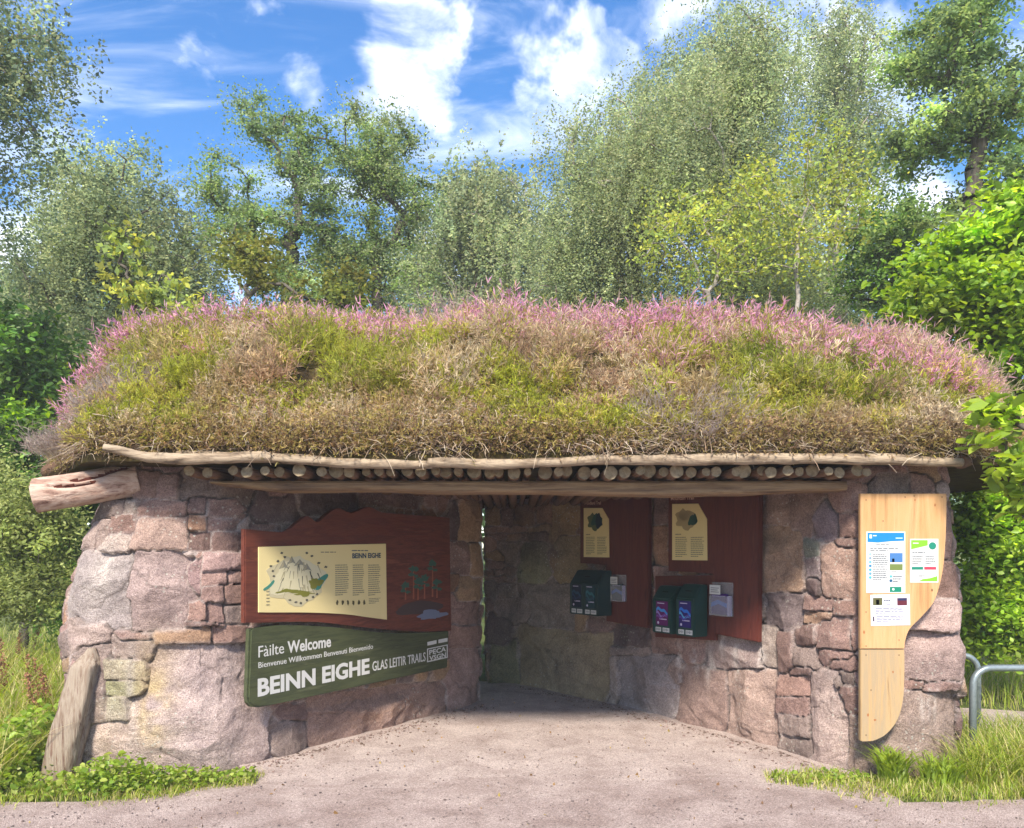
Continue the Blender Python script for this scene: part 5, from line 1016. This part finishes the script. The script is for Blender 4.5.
# ================================================================ trees
TRUNK = principled('tree_bark', [(.05, .042, .036), (.11, .095, .08), (.075, .062, .052)], .9, .1, noise=5, grain=(6, 6, 1), bump=.7, bscale=12)
BIRCH = principled('birch_bark', [(.09, .075, .065), (.30, .27, .24), (.20, .17, .15)], .8, .15, noise=4, grain=(2, 2, 5), bump=.4, bscale=14)
def tree(name, lab, cat, trunk, crowns, leaf, n_att, per, sig, pal, seed, r0=.11, weep=0., bark=None, grp='trees standing behind the shelter', up=.8, wr=.6, sag=.0, mat=None, lf=None, clear=.0):
    """trunk: (x,y,z) nodes from the ground; crowns: (centre, radii, share); leaf clumps hang round twig ends"""
    r = np.random.default_rng(seed); base = Vector(trunk[0]); nodes = []; par = []; order = []
    T = [Vector(p) for p in trunk]
    for k in range(len(T)-1):
        for i in range(6): nodes.append(T[k].lerp(T[k+1], i/6)+Vector((r.normal()*.04, r.normal()*.04, 0))*(1 if k+i else 0)); par.append(len(nodes)-2)
    nodes.append(T[-1]); par.append(len(nodes)-2)
    att = []
    for (c, rad, share) in crowns:
        m = int(n_att*share); d = unit(r.normal(size=(m, 3)))*(r.random((m, 1))**.42); att.append(np.array(c)+d*np.array(rad))
    att = np.concatenate(att); low = T[min(1, len(T)-1)].z
    o = np.argsort(np.linalg.norm(att-np.array(T[-1])*[1, 1, .85], axis=1)); att = att[o]
    A = np.array([n_[:] for n_ in nodes]); ends = []; bp = []
    for p in att:
        dv = p-A; dist = np.linalg.norm(dv, axis=1); pen = dist*(1+.7*np.clip(-dv[:, 2]/(dist+1e-6), 0, 1)); pen[A[:, 2] < low*.75] += 50
        i = int(np.argmin(pen)); st = Vector(A[i]); en = Vector(p); L = (en-st).length; m = max(2, min(5, int(L/.35)+1)); prev = i; new = []
        jit = r.normal(size=(m, 3))*L*.07
        for k in range(1, m+1):
            t = k/m; q = st.lerp(en, t); q.z += L*.12*math.sin(t*3.14); q += Vector(jit[k-1])*(1 if k < m else 0)
            nodes.append(q); par.append(prev); prev = len(nodes)-1; new.append(q[:])
        A = np.concatenate([A, np.array(new)]); ends.append(prev)
    cnt = np.zeros(len(nodes))
    for e_ in ends:
        k = e_
        while k >= 0: cnt[k] += 1; k = par[k]
    rad = np.maximum(r0*np.sqrt(cnt/len(ends))*.95, .006)
    root = tag(empty(name, Matrix.Translation(base)), lab, cat, grp); B = np.array(base)
    A = np.array([n_[:] for n_ in nodes])-B; pr_ = np.array(par); ok = pr_ >= 0
    def frusta(sel, sides):
        a, b = A[pr_[sel]], A[sel]; d = unit(b-a); u = unit(np.cross(d, np.where(np.abs(d[:, 2:3]) < .9, [[0, 0, 1.]], [[1., 0, 0]]))); w = np.cross(d, u); th = np.arange(sides)/sides*6.283
        ring = u[:, None]*np.cos(th)[None, :, None]+w[:, None]*np.sin(th)[None, :, None]
        rb_ = np.minimum(rad[pr_[sel]], rad[sel]*1.6)
        v = np.stack([a[:, None]+ring*rb_[:, None, None], b[:, None]+ring*rad[sel][:, None, None]], 1).reshape(-1, 3); k = np.arange(sides); k1 = (k+1) % sides
        q = np.stack([k, k1, sides+k1, sides+k], -1)[None]+(np.arange(len(a))*2*sides)[:, None, None]; return v, q.reshape(-1, 4)
    nt_ = (len(T)-1)*6+1; ids_ = np.arange(len(nodes)); tr = ids_[ok & ((ids_ < nt_) | (rad > r0*.33))]; br = ids_[ok & ~((ids_ < nt_) | (rad > r0*.33))]
    v, q = frusta(tr, 9); v2, q2 = frusta(br, 5); np_mesh('trunk', np.concatenate([v, v2]), np.concatenate([q, q2+len(v)]), None, bark or TRUNK, root, True)
    E = A[ends]; ne = len(E); n_ = ne*per
    cs = np.exp(r.normal(size=ne)*.35); who = r.choice(ne, n_, p=cs/cs.sum())
    g = r.normal(size=(n_, 3)); rr = np.abs(r.normal(size=(n_, 1)))**.8; rr = np.minimum(rr, 1.55); g = unit(g)*rr*np.array([1, 1, .62])*sig*(.7+.5*np.minimum(cs, 2)[who][:, None])
    h = np.abs(g[:, 2]).copy(); P = E[who]+g
    if weep > .15:                                    # fine twigs hang down in strands
        ns = 11; so = r.normal(size=(ne, ns, 3))*np.array([1, 1, .7])*sig*.95; sl_ = r.uniform(.5, 1.6, (ne, ns))*weep; lean_ = r.normal(size=(ne, ns, 2))*.22
        k = r.integers(0, ns, n_); t_ = r.random(n_)**.8; P = E[who]+so[who, k]+r.normal(size=(n_, 3))*.045; dn = (t_*sl_[who, k])*2.1
        P[:, 2] -= dn-.25*weep; P[:, :2] += lean_[who, k]*dn[:, None]
    # leaves along the outer twigs
    tw = r.random(n_) < (.12 if weep > .15 else .25); pa = A[pr_[np.array(ends)]][who]; t_ = r.random((n_, 1)); P = np.where(tw[:, None], pa+(E[who]-pa)*t_+g*.35, P)
    pal = np.array(pal); cl = r.integers(0, len(pal), ne); C = pal[np.where(r.random(n_) < .6, cl[who], r.integers(0, len(pal), n_))]*r.uniform(.84, 1.18, (n_, 1))*(np.exp(r.normal(size=ne)*.26)[who])[:, None]
    v, q, c = (leaves6 if mat is LEAFG else leaves)(P, np.full(n_, leaf), wr, C, r, up, weep*.8)
    np_mesh('crown', v, q, c, mat or LEAF, root); return root
def E_(x, y, rx, ry, Y, ry_depth, share):            # crown ellipsoid seen at pixel x,y with pixel radii, standing at distance Y
    p = at(x, y, Y); return (p[:], (rx/F*Y, ry_depth, ry/F*Y), share)
def G(x, Y, dz=0): p = at(x, HY, Y); return (p.x, Y, 0)
def Pn(x, y, Y): return at(x, y, Y)[:]
BG = [(.25, .30, .155), (.31, .355, .185), (.27, .33, .145), (.36, .375, .21), (.21, .27, .16)]         # birch, grey green
BD = [(.20, .26, .14), (.25, .31, .16), (.18, .235, .15), (.30, .33, .17)]
AL = [(.17, .26, .085), (.21, .31, .10), (.15, .22, .10), (.28, .36, .12)]                                 # alder, deep green
YL = [(.36, .40, .075), (.30, .38, .09), (.42, .43, .09), (.25, .33, .10)]                                      # turning yellow
BRT = [(.22, .36, .035), (.28, .42, .045), (.17, .29, .035), (.34, .46, .06)]                                    # bright shrub
DKG = [(.10, .20, .04), (.13, .26, .05), (.16, .29, .06)]
# --- left side
tree('birch_tree', 'dark leaved birch reaching in against open sky with its trunk out of view', 'birch', [G(-150, 9.5), Pn(-145, 300, 9.5), Pn(-120, 60, 9.5), Pn(-60, -120, 9.5)], [E_(-35, 40, 95, 85, 9.5, 1.3, .84), E_(-45, 140, 60, 40, 9.5, 1., .12), E_(-45, 235, 40, 50, 9.5, .8, .08)], .05, 150, 240, .28, BD, 101, .13, .22, BIRCH)
tree('birch_tree', 'round crowned grey green birch behind the small bright yellow sapling', 'birch', [G(112, 14), Pn(112, 330, 14), Pn(120, 270, 14), Pn(112, 190, 14)], [E_(118, 215, 68, 70, 14, 1.4, .62), E_(60, 265, 45, 50, 14, 1., .18), E_(185, 250, 32, 60, 14, 1., .2), E_(120, 310, 85, 40, 14, 1.2, .22)], .055, 190, 380, .30, BD+BG[:2], 102, .13, .3, TRUNK)
tree('alder_tree', 'tall open crowned alder with dark bare limbs showing through', 'alder', [G(285, 13), Pn(285, 330, 13), Pn(292, 250, 13), Pn(300, 195, 13), Pn(272, 140, 13)], [E_(268, 120, 32, 22, 13, .6, .13), E_(225, 185, 32, 32, 13, .7, .13), E_(310, 165, 40, 45, 13, .9, .27), E_(250, 235, 50, 38, 13, .9, .22), E_(318, 225, 32, 38, 13, .8, .15), E_(265, 275, 45, 20, 13, .8, .10), E_(300, 295, 70, 22, 13, .9, .16)], .048, 160, 230, .22, AL+BD[:2], 103, .12, .05, TRUNK)
tree('alder_tree', 'slim upright alder standing between the open crowned alder and the pale distant birch', 'alder', [G(372, 13.5), Pn(372, 330, 13.5), Pn(375, 250, 13.5), Pn(368, 180, 13.5)], [E_(372, 150, 42, 40, 13.5, .8, .38), E_(392, 205, 42, 50, 13.5, .8, .34), E_(350, 255, 40, 35, 13.5, .8, .28), E_(385, 285, 60, 28, 13.5, .9, .2)], .047, 155, 230, .23, AL+BG[:2], 104, .09, .08, TRUNK)
tree('birch_tree', 'pale distant birch seen low between the slim alder and the tall birches', 'birch', [G(475, 19), Pn(475, 330, 19), Pn(478, 260, 19), Pn(482, 200, 19)], [E_(485, 215, 62, 50, 19, 1.5, .55), E_(430, 260, 38, 50, 19, 1.3, .22), E_(520, 265, 60, 50, 19, 1.5, .23), E_(480, 300, 110, 30, 19, 1.5, .25)], .08, 200, 280, .4, BG, 105, .14, .35, BIRCH)
# --- the tall birches right of the middle
tree('birch_tree', 'broad weeping birch forming the shoulder of the tall group beside the white cloud', 'birch', [G(628, 13.5), Pn(630, 330, 13.5), Pn(640, 230, 13.5), Pn(655, 120, 13.5)], [E_(610, 185, 62, 80, 13.5, 1.4, .45), E_(580, 240, 42, 70, 13.5, 1.2, .22), E_(665, 120, 55, 60, 13.5, 1.3, .3), E_(620, 285, 85, 35, 13.5, 1.3, .22)], .043, 270, 500, .30, BG, 106, .15, .36, BIRCH)
tree('birch_tree', 'tallest weeping birch with a fine twigged top, centre of the tall group', 'birch', [G(735, 12.5), Pn(735, 330, 12.5), Pn(738, 220, 12.5), Pn(735, 110, 12.5), Pn(738, 50, 12.5)], [E_(735, 70, 55, 58, 12.5, 1.2, .34), E_(700, 150, 70, 70, 12.5, 1.4, .36), E_(760, 220, 62, 80, 12.5, 1.3, .3), E_(760, 290, 85, 30, 12.5, 1.2, .16)], .041, 285, 500, .28, BG, 107, .15, .34, BIRCH)
tree('birch_tree', 'airy birch with a thin bluish top behind the yellow sapling', 'birch', [G(835, 15), Pn(835, 330, 15), Pn(838, 220, 15), Pn(840, 110, 15), Pn(838, 50, 15)], [E_(838, 60, 48, 50, 15, 1.1, .42), E_(850, 135, 42, 45, 15, 1., .3), E_(820, 210, 60, 80, 15, 1.3, .28), E_(850, 290, 70, 45, 15, 1.3, .25)], .052, 170, 270, .30, BD+BG, 108, .14, .32, BIRCH)
tree('alder_tree', 'dark green spreading alder with a long level limb above the bright shrub', 'alder', [G(985, 11), Pn(985, 300, 11), Pn(972, 200, 11), Pn(985, 110, 11), Pn(965, 20, 11)], [E_(965, 30, 62, 42, 11, 1., .24), E_(990, 110, 58, 45, 11, 1.1, .28), E_(920, 140, 36, 30, 11, .8, .12), E_(930, 60, 35, 35, 11, .8, .14), E_(920, 230, 42, 22, 11, .7, .1), E_(1000, 190, 45, 30, 11, .9, .12)], .06, 150, 240, .22, AL, 109, .12, .04, TRUNK)
tree('alder_tree', 'smaller dark alder low under the level limb beside the yellow sapling', 'alder', [G(895, 12), Pn(895, 340, 12), Pn(890, 270, 12)], [E_(880, 255, 42, 55, 12, 1., .6), E_(930, 285, 40, 30, 12, .9, .4)], .06, 90, 240, .26, AL+DKG, 110, .08, .04, TRUNK)
tree('birch_sapling', 'tall yellow leaved birch sapling with a thin pale stem behind the ridge', 'sapling', [G(800, 10.5), Pn(800, 310, 10.5), Pn(803, 230, 10.5), Pn(808, 150, 10.5)], [E_(812, 160, 30, 48, 10.5, .5, .22), E_(775, 225, 40, 30, 10.5, .6, .22), E_(845, 195, 28, 50, 10.5, .5, .2), E_(800, 255, 55, 36, 10.5, .7, .24), E_(760, 180, 22, 30, 10.5, .4, .12)], .055, 110, 42, .27, YL, 111, .03, .1, BIRCH, up=.3)
tree('birch_sapling', 'bushy yellow leaved sapling beside the one with a thin pale stem', 'sapling', [G(715, 10.8), Pn(715, 320, 10.8), Pn(712, 265, 10.8), Pn(705, 215, 10.8)], [E_(680, 215, 42, 26, 10.8, .6, .3), E_(722, 262, 44, 40, 10.8, .6, .4), E_(740, 205, 26, 40, 10.8, .5, .2), E_(655, 250, 22, 16, 10.8, .4, .1)], .055, 100, 42, .27, YL, 112, .035, .1, BIRCH, up=.3)
tree('birch_sapling', 'small bright yellow sapling before the round crowned birch', 'sapling', [G(140, 10.2), Pn(140, 350, 10.2), Pn(132, 290, 10.2), Pn(118, 250, 10.2)], [E_(120, 255, 22, 42, 10.2, .4, .35), E_(170, 305, 42, 20, 10.2, .5, .5), E_(140, 285, 30, 20, 10.2, .5, .15)], .085, 46, 26, .15, YL, 113, .04, .05, TRUNK, up=.3)
tree('birch_sapling', 'olive yellow sapling low between the two open alders', 'sapling', [G(240, 11.5), Pn(245, 320, 11.5), Pn(250, 270, 11.5)], [E_(250, 262, 36, 28, 11.5, .5, .6), E_(335, 290, 40, 20, 11.5, .5, .4)], .07, 45, 80, .2, [(.17, .19, .04), (.14, .17, .04), (.21, .21, .05)], 114, .04, .05, TRUNK)
# --- near shrubs
gs = 'shrubs crowding both ends of the shelter'
tree('green_shrub', 'bright green leafy shrub rising behind the roof end with pale grasses', 'shrub', [G(1075, 7.9), Pn(1070, 420, 7.9), Pn(1030, 330, 7.8), Pn(985, 280, 7.8)], [E_(985, 285, 85, 60, 7.8, .7, .42), E_(1035, 230, 60, 50, 7.8, .7, .2), E_(1030, 350, 60, 70, 7.8, .7, .38)], .075, 190, 150, .2, BRT, 120, .05, .02, TRUNK, gs, .9, .62, mat=LEAFG)
tree('green_shrub', 'green shrub filling the space above the hoop rails', 'shrub', [G(1060, 8.4), Pn(1060, 600, 8.4), Pn(1040, 520, 8.4), Pn(1030, 460, 8.4)], [E_(1000, 530, 50, 75, 8.4, .5, .45), E_(1040, 470, 60, 70, 8.4, .5, .25), E_(1000, 615, 60, 40, 8.4, .5, .3)], .062, 200, 150, .2, BRT, 121, .05, .02, TRUNK, gs, .9, .65, mat=LEAFG)
tree('leafy_branch', 'near overhanging branch with large fresh leaves hanging before the eave', 'branch', [(5.7, 5.6, -.02), (5.6, 5.5, 1.5), (4.6, 5.3, 2.1), (3.7, 5.15, 2.3)], [E_(1005, 420, 38, 30, 5.1, .2, .5), E_(1018, 485, 26, 42, 5.1, .2, .5)], .1, 40, 11, .08, [(.25, .36, .045), (.32, .43, .06), (.2, .3, .04)], 122, .03, .02, TRUNK, gs, 1.2, .55, mat=LEAFG)
tree('dark_shrub', 'dark green bush beside the roof above the grey green willow', 'shrub', [G(20, 10.5), Pn(20, 480, 10.5), Pn(15, 400, 10.5), Pn(10, 350, 10.5)], [E_(5, 370, 55, 70, 10.5, .9, .5), E_(-10, 440, 60, 60, 10.5, .9, .3), E_(45, 440, 40, 60, 10.5, .7, .2)], .08, 150, 150, .24, DKG+AL[:1]+BRT[:1], 123, .06, .02, TRUNK, gs, .9, mat=LEAFG)
tree('willow_shrub', 'grey green willow bush below the jutting log end', 'shrub', [G(-20, 9), Pn(-10, 600, 9), Pn(10, 540, 9)], [E_(20, 530, 48, 60, 9, .6, .55), E_(-30, 500, 50, 60, 9, .6, .2), E_(20, 590, 60, 40, 9, .5, .3)], .05, 170, 190, .2, [(.30, .35, .12), (.36, .40, .16), (.25, .31, .10)], 124, .018, .02, TRUNK, gs, .7, .5)
tree('dark_shrub', 'deep green bush in the gap between the willow and the stone wall', 'shrub', [G(95, 11.5), Pn(90, 600, 11.5), Pn(68, 530, 11.5)], [E_(68, 560, 40, 80, 11.5, .7, .6), E_(90, 500, 50, 50, 11.5, .7, .4)], .08, 90, 150, .25, DKG, 125, .05, .02, TRUNK, gs, .8)
tree('birch_tree', 'hazy green birch farther back above the dark green bush', 'birch', [G(30, 18), Pn(30, 360, 18), Pn(35, 300, 18)], [E_(25, 320, 65, 55, 18, 1.4, .6), E_(70, 360, 60, 60, 18, 1.4, .4)], .10, 140, 220, .42, BG+AL[:1], 126, .1, .25, TRUNK)
# --- far woodland, one unbroken mass
r = np.random.default_rng(77); n_ = 90000; x = r.uniform(-26, 30, n_); top_ = 10.2+2.4*fbm(np.stack([x*.35, x*0, x*0], -1), 4, 5); z = top_*r.random(n_)**.75; yy = 25+r.uniform(0, 3.5, n_)+1.2*np.sin(x*1.3)
pal = np.array(BG+AL+DKG); kk = (vnoise(np.stack([x*.5, yy*.4, z*.5], -1), 3)*len(pal)).astype(int) % len(pal)
v, q, c = leaves(np.stack([x, yy, z], -1), np.full(n_, .24), .65, pal[kk]*r.uniform(.7, 1.3, (n_, 1)), r, .6)
tag(np_mesh('far_woodland', v, q, c, LEAF), 'low far woodland closing the gaps between the tree trunks', 'woodland', kind='stuff')
# --- thin haze volume added to lift the shadows in the trees
bm = bmesh.new(); bmesh.ops.create_cube(bm, size=1); HZ, hnt = newmat('haze'); hn = N(hnt); ho = hn('ShaderNodeOutputMaterial'); hv = hn('ShaderNodeVolumePrincipled', {'Color': (.92, .95, 1, 1), 'Density': .0022, 'Anisotropy': .0}); hnt.links.new(hv.outputs[0], ho.inputs['Volume'])
hz = tag(bm_obj('haze', bm, HZ), 'thin bright haze added in the air to lift the tree shadows', 'haze', kind='stuff'); hz.scale = (70, 46, 18); hz.location = (0, 13, 7.9)
S.cycles.volume_bounces = 0; S.cycles.volume_step_rate = 4
